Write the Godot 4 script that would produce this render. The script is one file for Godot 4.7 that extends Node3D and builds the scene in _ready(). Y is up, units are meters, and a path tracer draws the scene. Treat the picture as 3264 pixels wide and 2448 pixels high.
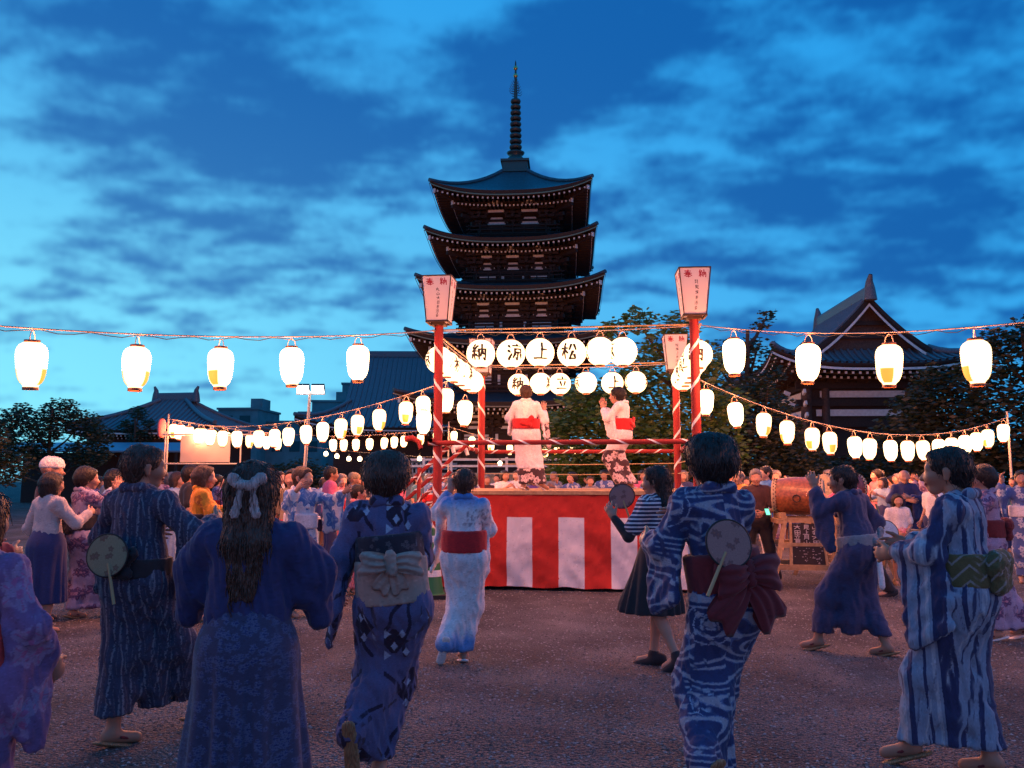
extends Node3D
# A summer dance festival at dusk round a red and white stage in front of a five storey pagoda.

class Acc:
	var v := PackedVector3Array()
	var n := PackedVector3Array()
	var uv := PackedVector2Array()
	var c := PackedColorArray()
	var i := PackedInt32Array()

var rng := RandomNumberGenerator.new()
var M := {}
var wob := FastNoiseLite.new()
var used := {}

func _ready() -> void:
	rng.seed = 7
	wob.seed = 3
	wob.frequency = 1.0
	wob.fractal_octaves = 2
	var cam := Camera3D.new()
	cam.name = "camera"
	cam.fov = 50.0
	cam.position = Vector3(0, 1.5, 0)
	cam.rotation_degrees = Vector3(6.59, 0, 0)
	cam.near = 0.05
	cam.far = 1500.0
	add_child(cam)
	var env := Environment.new()
	env.background_mode = Environment.BG_SKY
	var sky := Sky.new()
	sky.sky_material = make_sky()
	env.sky = sky
	env.background_energy_multiplier = 1.0
	env.tonemap_mode = Environment.TONE_MAPPER_LINEAR
	env.tonemap_exposure = 1.0
	env.sdfgi_enabled = true
	env.ssao_enabled = true
	env.ssil_enabled = true
	var we := WorldEnvironment.new()
	we.name = "environment"
	we.environment = env
	add_child(we)
	materials()
	ground()
	pagoda()
	gabled_hall()
	left_halls()
	far_blocks()
	trees()
	stage()
	lantern_strings()
	fittings()
	drums()
	dancers()
	crowd()

# ---------------------------------------------------------------- helpers
func lin(r: float, g: float, b: float) -> Color:
	return Color(r, g, b).linear_to_srgb()

func mat(c: Color, rough := 0.8, metal := 0.0) -> StandardMaterial3D:
	var m := StandardMaterial3D.new()
	m.albedo_color = c
	m.roughness = rough
	m.metallic = metal
	m.cull_mode = BaseMaterial3D.CULL_DISABLED
	return m

func noise_tex(freq: float, a: Color, b: Color, size := 256, octaves := 4, normal := false, mid := Color(0, 0, 0, 0)) -> NoiseTexture2D:
	var f := FastNoiseLite.new()
	f.frequency = freq
	f.fractal_octaves = octaves
	f.seed = int(freq * 1000.0) + size + octaves
	var t := NoiseTexture2D.new()
	t.width = size
	t.height = size
	t.seamless = true
	t.noise = f
	if normal:
		t.as_normal_map = true
		t.bump_strength = 6.0
	else:
		var g := Gradient.new()
		g.set_color(0, a)
		g.set_color(1, b)
		if mid.a > 0.0:
			g.add_point(0.5, mid)
		t.color_ramp = g
	return t

func tri(m: StandardMaterial3D, tex: Texture2D, per_metre: float, world := false, sharp := 6.0) -> StandardMaterial3D:
	m.albedo_texture = tex
	m.uv1_triplanar = true
	m.uv1_world_triplanar = world
	m.uv1_triplanar_sharpness = sharp
	m.uv1_scale = Vector3.ONE * per_metre
	return m

func numbered(called: String) -> String:
	var k: int = used.get(called, 0)
	used[called] = k + 1
	return called if k == 0 else "%s_%03d" % [called, k]

func tag(o: Node3D, label := "", category := "", group := "", kind := "") -> Node3D:
	if label: o.set_meta("label", label)
	if category: o.set_meta("category", category)
	if group: o.set_meta("group", group)
	if kind: o.set_meta("kind", kind)
	return o

func thing(called: String, label: String, category: String, at := Vector3.ZERO, turn := 0.0, group := "") -> Node3D:
	var o := Node3D.new()
	o.name = numbered(called)
	add_child(o)
	o.position = at
	o.rotation.y = turn
	tag(o, label, category, group)
	return o

func put(a: Acc, called: String, m: Material, parent: Node3D = self, kind := "") -> MeshInstance3D:
	var me := ArrayMesh.new()
	var arr := []
	arr.resize(Mesh.ARRAY_MAX)
	arr[Mesh.ARRAY_VERTEX] = a.v
	arr[Mesh.ARRAY_NORMAL] = a.n
	arr[Mesh.ARRAY_INDEX] = a.i
	if a.uv.size() == a.v.size(): arr[Mesh.ARRAY_TEX_UV] = a.uv
	if a.c.size() == a.v.size(): arr[Mesh.ARRAY_COLOR] = a.c
	me.add_surface_from_arrays(Mesh.PRIMITIVE_TRIANGLES, arr)
	me.surface_set_material(0, m)
	var o := MeshInstance3D.new()
	o.mesh = me
	o.name = numbered(called) if parent == self else called
	parent.add_child(o, true)
	if kind: o.set_meta("kind", kind)
	return o

# a bevelled box
func box(a: Acc, c: Vector3, s: Vector3, b := Basis.IDENTITY) -> void:
	var h := s * 0.5
	for ax in 3:
		for sg in [-1.0, 1.0]:
			var n := Vector3.ZERO
			n[ax] = sg
			var u := Vector3.ZERO
			u[(ax + 1) % 3] = 1.0
			var w := Vector3.ZERO
			w[(ax + 2) % 3] = 1.0
			var k := a.v.size()
			for q in [[-1, -1], [1, -1], [1, 1], [-1, 1]]:
				a.v.append(c + b * (n * h + u * h * q[0] + w * h * q[1]))
				a.n.append((b * n).normalized())
				a.uv.append(Vector2(q[0] * 0.5 + 0.5, 0.5 - q[1] * 0.5))
			if sg > 0.0:
				a.i.append_array(PackedInt32Array([k, k + 2, k + 1, k, k + 3, k + 2]))
			else:
				a.i.append_array(PackedInt32Array([k, k + 1, k + 2, k, k + 2, k + 3]))

func beam(a: Acc, p: Vector3, q: Vector3, w: float, h: float) -> void:
	var z := q - p
	var up := Vector3.UP if absf(z.normalized().y) < 0.95 else Vector3.RIGHT
	var x := up.cross(z).normalized()
	var y := z.cross(x).normalized()
	box(a, (p + q) * 0.5, Vector3(w, h, z.length()), Basis(x, y, z.normalized()))

func tube(a: Acc, pts: Array, r0: float, r1 := -1.0, seg := 8, caps := true) -> void:
	if r1 < 0.0: r1 = r0
	var start := a.v.size()
	var m := pts.size()
	var prev := Vector3.ZERO
	for j in m:
		var p: Vector3 = pts[j]
		var d: Vector3 = (pts[mini(j + 1, m - 1)] - pts[maxi(j - 1, 0)]).normalized()
		if prev == Vector3.ZERO:
			prev = d.cross(Vector3.UP if absf(d.y) < 0.9 else Vector3.RIGHT)
		var x := (prev - d * prev.dot(d)).normalized()
		prev = x
		var y := d.cross(x)
		var r := lerpf(r0, r1, float(j) / (m - 1))
		for s in seg + 1:
			var t := TAU * s / seg
			var n := x * cos(t) + y * sin(t)
			a.v.append(p + n * r)
			a.n.append(n)
			a.uv.append(Vector2(float(s) / seg, float(j) / (m - 1)))
	for j in m - 1:
		for s in seg:
			var k := start + j * (seg + 1) + s
			a.i.append_array(PackedInt32Array([k, k + seg + 1, k + 1, k + 1, k + seg + 1, k + seg + 2]))
	if caps:
		for e in [0, m - 1]:
			var k := a.v.size()
			var nn: Vector3 = (pts[0] - pts[1]).normalized() if e == 0 else (pts[m - 1] - pts[m - 2]).normalized()
			a.v.append(pts[e])
			a.n.append(nn)
			a.uv.append(Vector2.ZERO)
			for s in seg + 1:
				a.v.append(a.v[start + e * (seg + 1) + s])
				a.n.append(nn)
				a.uv.append(Vector2.ZERO)
			for s in seg:
				a.i.append_array(PackedInt32Array([k, k + 1 + s, k + 2 + s]))

# profile of (radius, height) turned about y
func lathe(a: Acc, prof: Array, seg := 20, at := Vector3.ZERO) -> void:
	var start := a.v.size()
	var m := prof.size()
	for j in m:
		var p: Vector2 = prof[j]
		var d: Vector2 = (prof[mini(j + 1, m - 1)] - prof[maxi(j - 1, 0)])
		for s in seg + 1:
			var t := TAU * s / seg
			a.v.append(at + Vector3(cos(t) * p.x, p.y, sin(t) * p.x))
			a.n.append(Vector3(cos(t) * d.y, -d.x, sin(t) * d.y).normalized())
			a.uv.append(Vector2(1.0 - float(s) / seg, 1.0 - float(j) / (m - 1)))
	for j in m - 1:
		for s in seg:
			var k := start + j * (seg + 1) + s
			a.i.append_array(PackedInt32Array([k, k + 1, k + seg + 1, k + 1, k + seg + 2, k + seg + 1]))

# rows of points as a sheet with smooth normals
func sheet(a: Acc, rows: Array, flip := false) -> void:
	var start := a.v.size()
	var nr := rows.size()
	var nc: int = rows[0].size()
	for r in nr:
		for q in nc:
			var du: Vector3 = rows[r][mini(q + 1, nc - 1)] - rows[r][maxi(q - 1, 0)]
			var dv: Vector3 = rows[mini(r + 1, nr - 1)][q] - rows[maxi(r - 1, 0)][q]
			var n := du.cross(dv).normalized()
			a.v.append(rows[r][q])
			a.n.append(-n if flip else n)
			a.uv.append(Vector2(float(q) / (nc - 1), float(r) / (nr - 1)))
	for r in nr - 1:
		for q in nc - 1:
			var k := start + r * nc + q
			if flip:
				a.i.append_array(PackedInt32Array([k, k + 1, k + nc, k + 1, k + nc + 1, k + nc]))
			else:
				a.i.append_array(PackedInt32Array([k, k + nc, k + 1, k + 1, k + nc, k + nc + 1]))

# ---------------------------------------------------------------- sky
func make_sky() -> PanoramaSkyMaterial:
	var w := 1536
	var h := 768
	var f := FastNoiseLite.new()
	f.seed = 11
	f.frequency = 0.8
	f.fractal_octaves = 6
	f.fractal_gain = 0.62
	f.domain_warp_enabled = true
	f.domain_warp_amplitude = 0.5
	f.domain_warp_frequency = 0.5
	var g := FastNoiseLite.new()
	g.seed = 5
	g.frequency = 1.1
	g.fractal_octaves = 5
	g.fractal_gain = 0.6
	# dark banks of cloud: bearing and height in degrees, half widths, strength
	var banks := [[6.5, 29.0, 5.5, 3.0, 0.8], [2.0, 26.0, 8.0, 4.0, 0.35], [-22.0, 22.0, 9.0, 5.0, 0.75], [-12.0, 26.0, 9.0, 4.0, 0.5], [-27.0, 30.0, 8.0, 2.5, 0.4], [19.0, 21.0, 14.0, 8.0, 0.34], [28.0, 16.0, 7.0, 5.0, 0.2], [9.0, 20.0, 6.0, 3.0, 0.2], [26.0, 32.0, 8.0, 4.0, 0.3], [15.0, 17.0, 9.0, 2.5, 0.3], [-21.0, 12.5, 7.0, 1.6, 0.5], [-27.0, 8.6, 3.5, 0.8, 0.3], [-16.0, 16.0, 8.0, 2.0, 0.35],
		[70.0, 24.0, 16.0, 7.0, 0.6], [120.0, 20.0, 14.0, 5.0, 0.5], [170.0, 28.0, 18.0, 7.0, 0.6], [-70.0, 20.0, 14.0, 5.0, 0.6], [-115.0, 27.0, 16.0, 7.0, 0.5], [-150.0, 18.0, 12.0, 4.0, 0.5]]
	var data := PackedFloat32Array()
	data.resize(w * h * 3)
	for y in h:
		var up := (0.5 - (y + 0.5) / h) * 180.0
		var el := deg_to_rad(maxf(up, 0.5))
		var sy := sin(el)
		var cy := cos(el)
		var top := clampf(up / 60.0, 0.0, 1.0)
		for x in w:
			var o := (y * w + x) * 3
			if up < -2.0:
				data[o] = 0.03
				data[o + 1] = 0.05
				data[o + 2] = 0.09
				continue
			var az := wrapf((x + 0.5) / w * 360.0, -180.0, 180.0)   # 0 is where the camera looks
			var ra := deg_to_rad(az)
			var k := 1.0 / (sy + 0.14)
			var p := Vector2(sin(ra) * cy * k, -cos(ra) * cy * k)
			var n := f.get_noise_2d(p.x * 1.25, p.y * 1.9)
			var fine := g.get_noise_3d(p.x * 3.5, p.y * 6.0, 2.0)
			var mid := f.get_noise_2d(p.x * 3.1 + 40.0, p.y * 3.9 + 17.0)
			var d := 0.3 - n * 1.3 - mid * 0.6 - fine * 0.6
			for b in banks:
				var dx: float = (az - b[0]) / b[2]
				var dy: float = (up - b[1]) / b[3]
				var e := dx * dx + dy * dy
				if e < 5.0:
					d += b[4] * exp(-e * 0.8) * (1.0 + n)
			# the glow of the set sun lies low to the left
			var away := wrapf(az + 38.0, -180.0, 180.0)
			var dusk := exp(-away * away / 1900.0) * exp(-up * up / 420.0)
			d = clampf(d - dusk * 0.35, 0.0, 1.0)
			d = d * d * (3.0 - 2.0 * d)
			var r := lerpf(0.03, 0.009, top) + dusk * 0.24
			var gg := lerpf(0.39, 0.29, top) + dusk * 0.5
			var bb := lerpf(0.88, 0.8, top) + dusk * 0.2
			data[o] = lerpf(r, 0.005 + dusk * 0.07, d)
			data[o + 1] = lerpf(gg, 0.115 + dusk * 0.18, d)
			data[o + 2] = lerpf(bb, 0.42 + dusk * 0.2, d)
	var im := Image.create_from_data(w, h, false, Image.FORMAT_RGBF, data.to_byte_array())
	var m := PanoramaSkyMaterial.new()
	m.panorama = ImageTexture.create_from_image(im)
	return m

# ---------------------------------------------------------------- materials
func materials() -> void:
	M.wood_dark = tri(mat(Color.WHITE, 0.75), noise_tex(0.05, lin(0.02, 0.01, 0.007), lin(0.05, 0.025, 0.015), 256, 5), 0.8)
	M.wood_old = tri(mat(Color.WHITE, 0.8), noise_tex(0.04, lin(0.05, 0.028, 0.02), lin(0.12, 0.07, 0.05), 256, 5), 0.7)
	M.plaster = tri(mat(Color.WHITE, 0.9), noise_tex(0.03, lin(0.66, 0.62, 0.57), lin(0.86, 0.83, 0.78), 256, 4), 0.6)
	M.copper = tri(mat(Color.WHITE, 0.5, 0.25), noise_tex(0.03, lin(0.045, 0.06, 0.075), lin(0.1, 0.12, 0.14), 256, 5), 0.5)
	M.trim = mat(lin(0.30, 0.22, 0.12), 0.45, 0.5)
	M.tile = tri(mat(Color.WHITE, 0.45), noise_tex(0.06, lin(0.08, 0.085, 0.1), lin(0.2, 0.205, 0.23), 256, 4), 0.7)
	M.bronze = mat(lin(0.09, 0.10, 0.09), 0.5, 0.5)
	M.gold = mat(lin(0.75, 0.5, 0.2), 0.3, 0.9)
	M.stone = tri(mat(Color.WHITE, 0.9), noise_tex(0.05, lin(0.2, 0.19, 0.17), lin(0.38, 0.36, 0.33), 256, 5), 0.6)
	M.concrete = tri(mat(Color.WHITE, 0.9), noise_tex(0.02, lin(0.2, 0.19, 0.19), lin(0.3, 0.28, 0.28), 256, 4), 0.1)
	M.pane = mat(lin(0.02, 0.025, 0.03), 0.15)
	M.red = tri(mat(Color.WHITE, 0.85), noise_tex(0.08, lin(0.2, 0.012, 0.012), lin(0.34, 0.028, 0.026), 256, 4), 2.5)
	M.white_cloth = tri(mat(Color.WHITE, 0.85), noise_tex(0.06, lin(0.62, 0.6, 0.6), lin(0.84, 0.82, 0.8), 256, 4), 2.0)
	M.grey_sheet = mat(lin(0.27, 0.25, 0.25), 0.85)
	M.plank = tri(mat(Color.WHITE, 0.7), noise_tex(0.03, lin(0.3, 0.17, 0.08), lin(0.52, 0.33, 0.17), 256, 5), 1.5)
	M.pole = mat(lin(0.35, 0.33, 0.3), 0.5, 0.3)
	M.bamboo = mat(lin(0.4, 0.28, 0.13), 0.5)
	M.cord = mat(lin(0.3, 0.26, 0.24), 0.8)
	M.black = mat(lin(0.012, 0.011, 0.012), 0.6)
	M.green = mat(lin(0.02, 0.16, 0.05), 0.55)
	M.bark = tri(mat(Color.WHITE, 0.95), noise_tex(0.09, lin(0.03, 0.022, 0.016), lin(0.1, 0.075, 0.055), 256, 5), 2.0)
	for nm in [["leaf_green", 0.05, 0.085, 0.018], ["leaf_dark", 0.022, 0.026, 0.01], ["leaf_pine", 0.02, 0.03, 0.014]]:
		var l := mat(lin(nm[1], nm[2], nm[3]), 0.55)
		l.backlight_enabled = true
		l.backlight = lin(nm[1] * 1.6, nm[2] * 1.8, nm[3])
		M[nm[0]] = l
	M.lamp_ring = mat(lin(0.12, 0.05, 0.03), 0.5)
	var bulb := mat(Color.WHITE, 0.4)
	bulb.emission_enabled = true
	bulb.emission = lin(1.0, 0.78, 0.42)
	bulb.emission_energy_multiplier = 6.0
	M.bulb = bulb
	var fl := mat(Color.WHITE, 0.3)
	fl.emission_enabled = true
	fl.emission = lin(0.9, 1.0, 0.95)
	fl.emission_energy_multiplier = 30.0
	M.flood = fl

# ---------------------------------------------------------------- ground
func ground() -> void:
	var m := tri(mat(Color.WHITE, 0.95), noise_tex(0.13, lin(0.035, 0.032, 0.034), lin(0.56, 0.52, 0.53), 1024, 5, false, lin(0.178, 0.164, 0.168)), 0.55, true)
	m.heightmap_enabled = true
	m.heightmap_texture = noise_tex(0.11, Color.BLACK, Color.WHITE, 512, 4)
	m.heightmap_scale = 5.0
	m.detail_enabled = true
	m.detail_blend_mode = BaseMaterial3D.BLEND_MODE_MUL
	m.detail_uv_layer = BaseMaterial3D.DETAIL_UV_2
	m.uv2_triplanar = true
	m.uv2_world_triplanar = true
	m.uv2_scale = Vector3.ONE * 0.13
	m.detail_albedo = noise_tex(0.012, Color(0.55, 0.53, 0.54), Color(1, 1, 1), 512, 5)
	var a := Acc.new()
	var rows := []
	for r in 41:
		var row := []
		for q in 41:
			var x := (q - 20) / 20.0
			var z := (r - 20) / 20.0
			var p := Vector3(x * absf(x) * 420.0, 0, z * absf(z) * 420.0)
			row.append(p)
		rows.append(row)
	sheet(a, rows, true)
	var o := put(a, "gravel_ground", m)
	tag(o, "open gravel court of the temple, grey brown grit trodden flat", "", "", "structure")
	# loose grit on the court
	var pm := Acc.new()
	for k in 6:
		var s := Vector3(0.5 + 0.12 * k, 0.3, 0.45)
		for q in [[0, 1, 2], [0, 2, 3], [0, 3, 4], [0, 4, 1]]:
			var pts := [Vector3(0, s.y, 0), Vector3(-s.x, 0, -0.3), Vector3(0.2, 0, -s.z), Vector3(s.x, 0, 0.25), Vector3(-0.1, 0, s.z)]
			var st := pm.v.size()
			var n: Vector3 = (pts[q[1]] - pts[q[0]]).cross(pts[q[2]] - pts[q[0]]).normalized()
			if n.y < 0: n = -n
			for t in q:
				pm.v.append(pts[t])
				pm.n.append(n)
			pm.i.append_array(PackedInt32Array([st, st + 1, st + 2]))
		break
	var me := ArrayMesh.new()
	var arr := []
	arr.resize(Mesh.ARRAY_MAX)
	arr[Mesh.ARRAY_VERTEX] = pm.v
	arr[Mesh.ARRAY_NORMAL] = pm.n
	arr[Mesh.ARRAY_INDEX] = pm.i
	me.add_surface_from_arrays(Mesh.PRIMITIVE_TRIANGLES, arr)
	var gm := mat(Color.WHITE, 0.9)
	gm.vertex_color_use_as_albedo = true
	me.surface_set_material(0, gm)
	var mm := MultiMesh.new()
	mm.transform_format = MultiMesh.TRANSFORM_3D
	mm.use_colors = true
	mm.mesh = me
	mm.instance_count = 60000
	for k in 60000:
		var d := 2.6 + 13.0 * pow(rng.randf(), 1.5)
		var az := deg_to_rad(rng.randf_range(-37, 37))
		var s := rng.randf_range(0.007, 0.021) * (1.0 + d * 0.03)
		var b := Basis(Vector3.UP, rng.randf() * TAU).scaled(Vector3(s, s * rng.randf_range(0.5, 1.2), s))
		mm.set_instance_transform(k, Transform3D(b, Vector3(sin(az) * d, 0.001, -cos(az) * d)))
		var t := pow(rng.randf(), 1.5) * 0.32 + 0.05
		mm.set_instance_color(k, Color(t, t * 0.93, t * 0.93))
	var mi := MultiMeshInstance3D.new()
	mi.multimesh = mm
	mi.name = "loose_gravel"
	add_child(mi)
	tag(mi, "loose pale and dark grit scattered over the court", "gravel", "", "stuff")

# ---------------------------------------------------------------- roofs
func conc(t: float, a: float) -> float:
	return a * t + (1.0 - a) * t * t

# one square roof of the pagoda: half width w at the eaves, wi at its top; returns nothing, adds parts under o
func square_roof(o: Node3D, w: float, wi: float, y0: float, y1: float, lift: float, fine: int, wall: float) -> void:
	var top := Acc.new()
	var edge := Acc.new()
	var lines := []
	var soff := Acc.new()
	var raft := Acc.new()
	var ends := Acc.new()
	var hips := []
	var nu := 24
	var nt := 8
	for side in 4:
		var b := Basis(Vector3.UP, side * PI / 2)
		var rows := []
		for j in nt + 1:
			var t := float(j) / nt
			var row := []
			for q in nu + 1:
				var s := q * 2.0 / nu - 1.0
				var ww := lerpf(w, wi, t)
				var flare := 1.0 + 0.02 * pow(absf(s), 6.0) * (1.0 - t)
				row.append(b * Vector3(s * ww * flare, y0 + (y1 - y0) * conc(t, 0.5) + lift * pow(absf(s), 2.5) * pow(1.0 - t, 2.0), ww * flare))
			rows.append(row)
		sheet(top, rows)
		var e0: Array = rows[0]
		var lo := []
		var li0 := []
		var li1 := []
		var inn := []
		for q in nu + 1:
			var p: Vector3 = e0[q]
			var s := q * 2.0 / nu - 1.0
			var dn := 0.34 * (1.0 - 0.55 * pow(absf(s), 6.0))
			lo.append(p - Vector3(0, dn, 0) - (b * Vector3(s * 0.1, 0, 0.1)))
			li0.append(p - Vector3(0, dn * 0.72, 0) + (b * Vector3(0, 0, 0.005)))
			li1.append(p - Vector3(0, dn * 0.72 + 0.07, 0) + (b * Vector3(0, 0, 0.012)))
			inn.append(b * Vector3(s * wall, y0 + 0.28, wall))
		sheet(edge, [e0, lo], true)
		var line := Acc.new()
		sheet(line, [li0, li1], true)
		lines.append(line)
		sheet(soff, [lo, inn], true)
		# two tiers of rafters with whitened ends
		for tier in 2:
			var inset := 0.22 + 0.95 * tier
			for q in fine:
				var s := (q + 0.5) * 2.0 / fine - 1.0
				var half := w - inset
				var up := lift * pow(absf(s) * half / w, 2.5) * (0.98 if tier == 0 else 0.7)
				var p := b * Vector3(s * half, y0 - 0.42 - 0.16 * tier + up, half)
				var z := b * Vector3(0, 0.06, -1.0)
				var p2 := p + z * (0.9 if tier == 0 else 1.0)
				beam(raft, p, p2, 0.1, 0.12)
				box(ends, p + b * Vector3(0, 0, 0.012), Vector3(0.1, 0.11, 0.024), b)
		# the corner beams
		for tier in 2:
			var half := w - 0.2 - 1.0 * tier
			var p := b * Vector3(half, y0 - 0.46 - 0.2 * tier + lift * pow(half / w, 2.5) * 0.95, half)
			beam(raft, p, b * Vector3(wall, y0 - 0.2, wall), 0.2, 0.26)
			box(ends, p + b * Vector3(0.02, 0, 0.02), Vector3(0.17, 0.26, 0.1), b * Basis(Vector3.UP, PI / 4))
		# the ridge down each corner
		var pts := []
		for j in nt + 1:
			pts.append(rows[j][nu] + Vector3(0, 0.06, 0))
		var hip := Acc.new()
		tube(hip, pts, 0.13, 0.13, 8)
		hips.append(hip)
	var r := put(top, "roof", M.copper, o)
	put(edge, "eave_edge", M.wood_dark, r)
	for l in lines: put(l, "eave_trim", M.trim, r)
	put(soff, "soffit", M.wood_dark, r)
	put(raft, "rafters", M.wood_dark, r, "stuff")
	put(ends, "rafter_ends", M.plaster, r, "stuff")
	for l in hips: put(l, "hip_ridge", M.copper, r)

func pagoda() -> void:
	var o := thing("pagoda", "dark wooden five storey pagoda with upswept roofs and a tall ringed spire", "pagoda", Vector3(0.25, 0, -54.0), deg_to_rad(-4.0))
	# from the ground: eaves height, half width of the eaves, half width of the body
	var st := [[5.95, 6.6, 3.3], [9.65, 6.09, 3.0], [13.05, 5.61, 2.72], [16.15, 5.19, 2.45], [19.22, 4.95, 2.2]]
	for k in 5:
		var e: float = st[k][0]
		var w: float = st[k][1]
		var b: float = st[k][2]
		var floor_y: float = 1.9 if k == 0 else st[k - 1][0] + 0.9
		var wi: float = st[k + 1][2] - 0.12 if k < 4 else 0.75
		square_roof(o, w, wi, e, e + (1.05 if k < 4 else 2.85), 0.68, 38 - 2 * k, b + 0.6)
		# body
		var a := Acc.new()
		box(a, Vector3(0, (floor_y + e) / 2, 0), Vector3(b * 2 - 0.16, e - floor_y, b * 2 - 0.16))
		var wall := put(a, "wall", M.wood_dark, o)
		var br := Acc.new()
		for side in 4:
			var q := Basis(Vector3.UP, side * PI / 2)
			var bays := 2 if k == 4 else 3
			var xs := []
			for c in bays + 1:
				xs.append((c * 2.0 / bays - 1.0) * b * (0.98 if bays == 3 else 0.98))
			if bays == 3:
				xs[1] = -b * 0.36
				xs[2] = b * 0.36
			for x in xs:
				var post := Acc.new()
				tube(post, [q * Vector3(x, floor_y, b - 0.02), q * Vector3(x, e - 1.4, b - 0.02)], 0.14, 0.14, 8)
				put(post, "column", M.wood_dark, wall)
				# three steps of bracket arms, each on a bearing block
				for s in 3:
					var y := e - 1.42 + 0.42 * s
					var out := b + 0.15 + 0.5 * s
					beam(br, q * Vector3(x, y, b - 0.1), q * Vector3(x, y, out + 0.35), 0.16, 0.2)
					box(br, q * Vector3(x, y + 0.2, out + 0.2), Vector3(0.26, 0.16, 0.26), q)
					beam(br, q * Vector3(x - 0.5, y + 0.02, out), q * Vector3(x + 0.5, y + 0.02, out), 0.14, 0.18)
					for d in [-0.46, 0.46]:
						box(br, q * Vector3(x + d, y + 0.2, out), Vector3(0.22, 0.15, 0.22), q)
			for s in 3:
				var y := e - 1.12 + 0.42 * s
				var out := b + 0.15 + 0.5 * s
				beam(br, q * Vector3(-out, y, out), q * Vector3(out, y, out), 0.15, 0.16)
			# corner arms
			for s in 3:
				var y := e - 1.42 + 0.42 * s
				var c := b + 0.2 + 0.55 * s
				beam(br, q * Vector3(b - 0.1, y, b - 0.1), q * Vector3(c + 0.3, y + 0.02, c + 0.3), 0.18, 0.22)
			# head beam, sill beam
			beam(br, q * Vector3(-b - 0.1, e - 1.56, b + 0.03), q * Vector3(b + 0.1, e - 1.56, b + 0.03), 0.16, 0.18)
			beam(br, q * Vector3(-b - 0.1, floor_y + 0.1, b + 0.06), q * Vector3(b + 0.1, floor_y + 0.1, b + 0.06), 0.2, 0.2)
			if k > 0:   # the railed gallery
				var g := b + 0.62
				for y in [0.08, 0.34, 0.58]:
					beam(br, q * Vector3(-g - 0.2, floor_y + y, g), q * Vector3(g + 0.2, floor_y + y, g), 0.07, 0.07)
				for c in 9:
					var x := (c / 4.0 - 1.0) * g
					beam(br, q * Vector3(x, floor_y, g), q * Vector3(x, floor_y + 0.58, g), 0.07, 0.07)
			# whitened plaster between the columns
			for c in bays:
				var x0: float = xs[c] + 0.18
				var x1: float = xs[c + 1] - 0.18
				var mid := (x0 + x1) / 2
				var half := (x1 - x0) / 2
				var p := Acc.new()
				var pl := []
				for row in [[-1.38, 0.62], [-1.22, 0.6], [-1.02, 0.34], [-0.9, 0.3]]:
					pl.append([q * Vector3(mid - half * row[1] * 1.35, e + row[0], b + 0.175), q * Vector3(mid + half * row[1] * 1.35, e + row[0], b + 0.175)])
				sheet(p, pl)
				put(p, "plaster_panel", M.plaster, wall)
				p = Acc.new()
				box(p, q * Vector3(mid, e - 0.66, b + 0.72), Vector3(half * 1.15, 0.16, 0.06), q)
				for d in [-0.42, -0.12, 0.12, 0.42]:
					box(p, q * Vector3(mid + half * d * 1.1, e - 0.3 + (0.04 if absf(d) < 0.2 else -0.06), b + 1.2), Vector3(0.13, 0.26 if absf(d) < 0.2 else 0.14, 0.05), q)
				put(p, "bracket_panels", M.plaster, wall, "stuff")
				if k < 4:
					var lw := Acc.new()
					if c == 1:   # door leaves with pale margins
						for d in [-1.0, 1.0]:
							box(lw, q * Vector3(mid + d * half * 0.95, e - 1.98, b + 0.02), Vector3(0.17, 0.6, 0.06), q)
						put(lw, "door_margins", M.plaster, wall, "stuff")
					else:
						for y in [-1.78, -1.98, -2.18]:
							box(lw, q * Vector3(mid, e + y, b + 0.02), Vector3(half * 1.8, 0.12, 0.05), q)
						put(lw, "window_bars", M.plaster, wall, "stuff")
		put(br, "brackets", M.wood_dark, wall, "stuff")
	# stone base and its balustrade
	var pod := Acc.new()
	box(pod, Vector3(0, 0.85, 0), Vector3(13.2, 1.7, 13.2))
	var sb := put(pod, "stone_base", M.stone, o)
	pod = Acc.new()
	box(pod, Vector3(0, 1.78, 0), Vector3(13.6, 0.16, 13.6))
	put(pod, "coping", M.stone, sb)
	for side in 4:
		var q := Basis(Vector3.UP, side * PI / 2)
		for y in [2.25, 2.62]:
			var ba := Acc.new()
			beam(ba, q * Vector3(-6.6, y, 6.55), q * Vector3(6.6, y, 6.55), 0.12, 0.12)
			put(ba, "balustrade_rail", M.plaster, sb)
		for c in 9:
			var ba := Acc.new()
			beam(ba, q * Vector3(-6.5 + c * 1.6, 1.86, 6.55), q * Vector3(-6.5 + c * 1.6, 2.75, 6.55), 0.14, 0.14)
			put(ba, "baluster", M.plaster, sb)
	# the spire
	var sp := Acc.new()
	box(sp, Vector3(0, 22.35, 0), Vector3(1.7, 0.7, 1.7))
	var base := put(sp, "spire_base", M.bronze, o)
	for y in [22.78, 22.03]:
		var sl := Acc.new()
		box(sl, Vector3(0, y, 0), Vector3(1.92, 0.15, 1.92))
		put(sl, "base_slab", M.bronze, base)
	var sh := Acc.new()
	lathe(sh, [Vector2(0.75, 22.86), Vector2(0.72, 23.0), Vector2(0.5, 23.25), Vector2(0.3, 23.35), Vector2(0.55, 23.5), Vector2(0.62, 23.6), Vector2(0.3, 23.7), Vector2(0.14, 23.8), Vector2(0.13, 27.6), Vector2(0.08, 29.0), Vector2(0.05, 30.1), Vector2(0.0, 30.3)], 14)
	put(sh, "spire_shaft", M.bronze, base)
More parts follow.
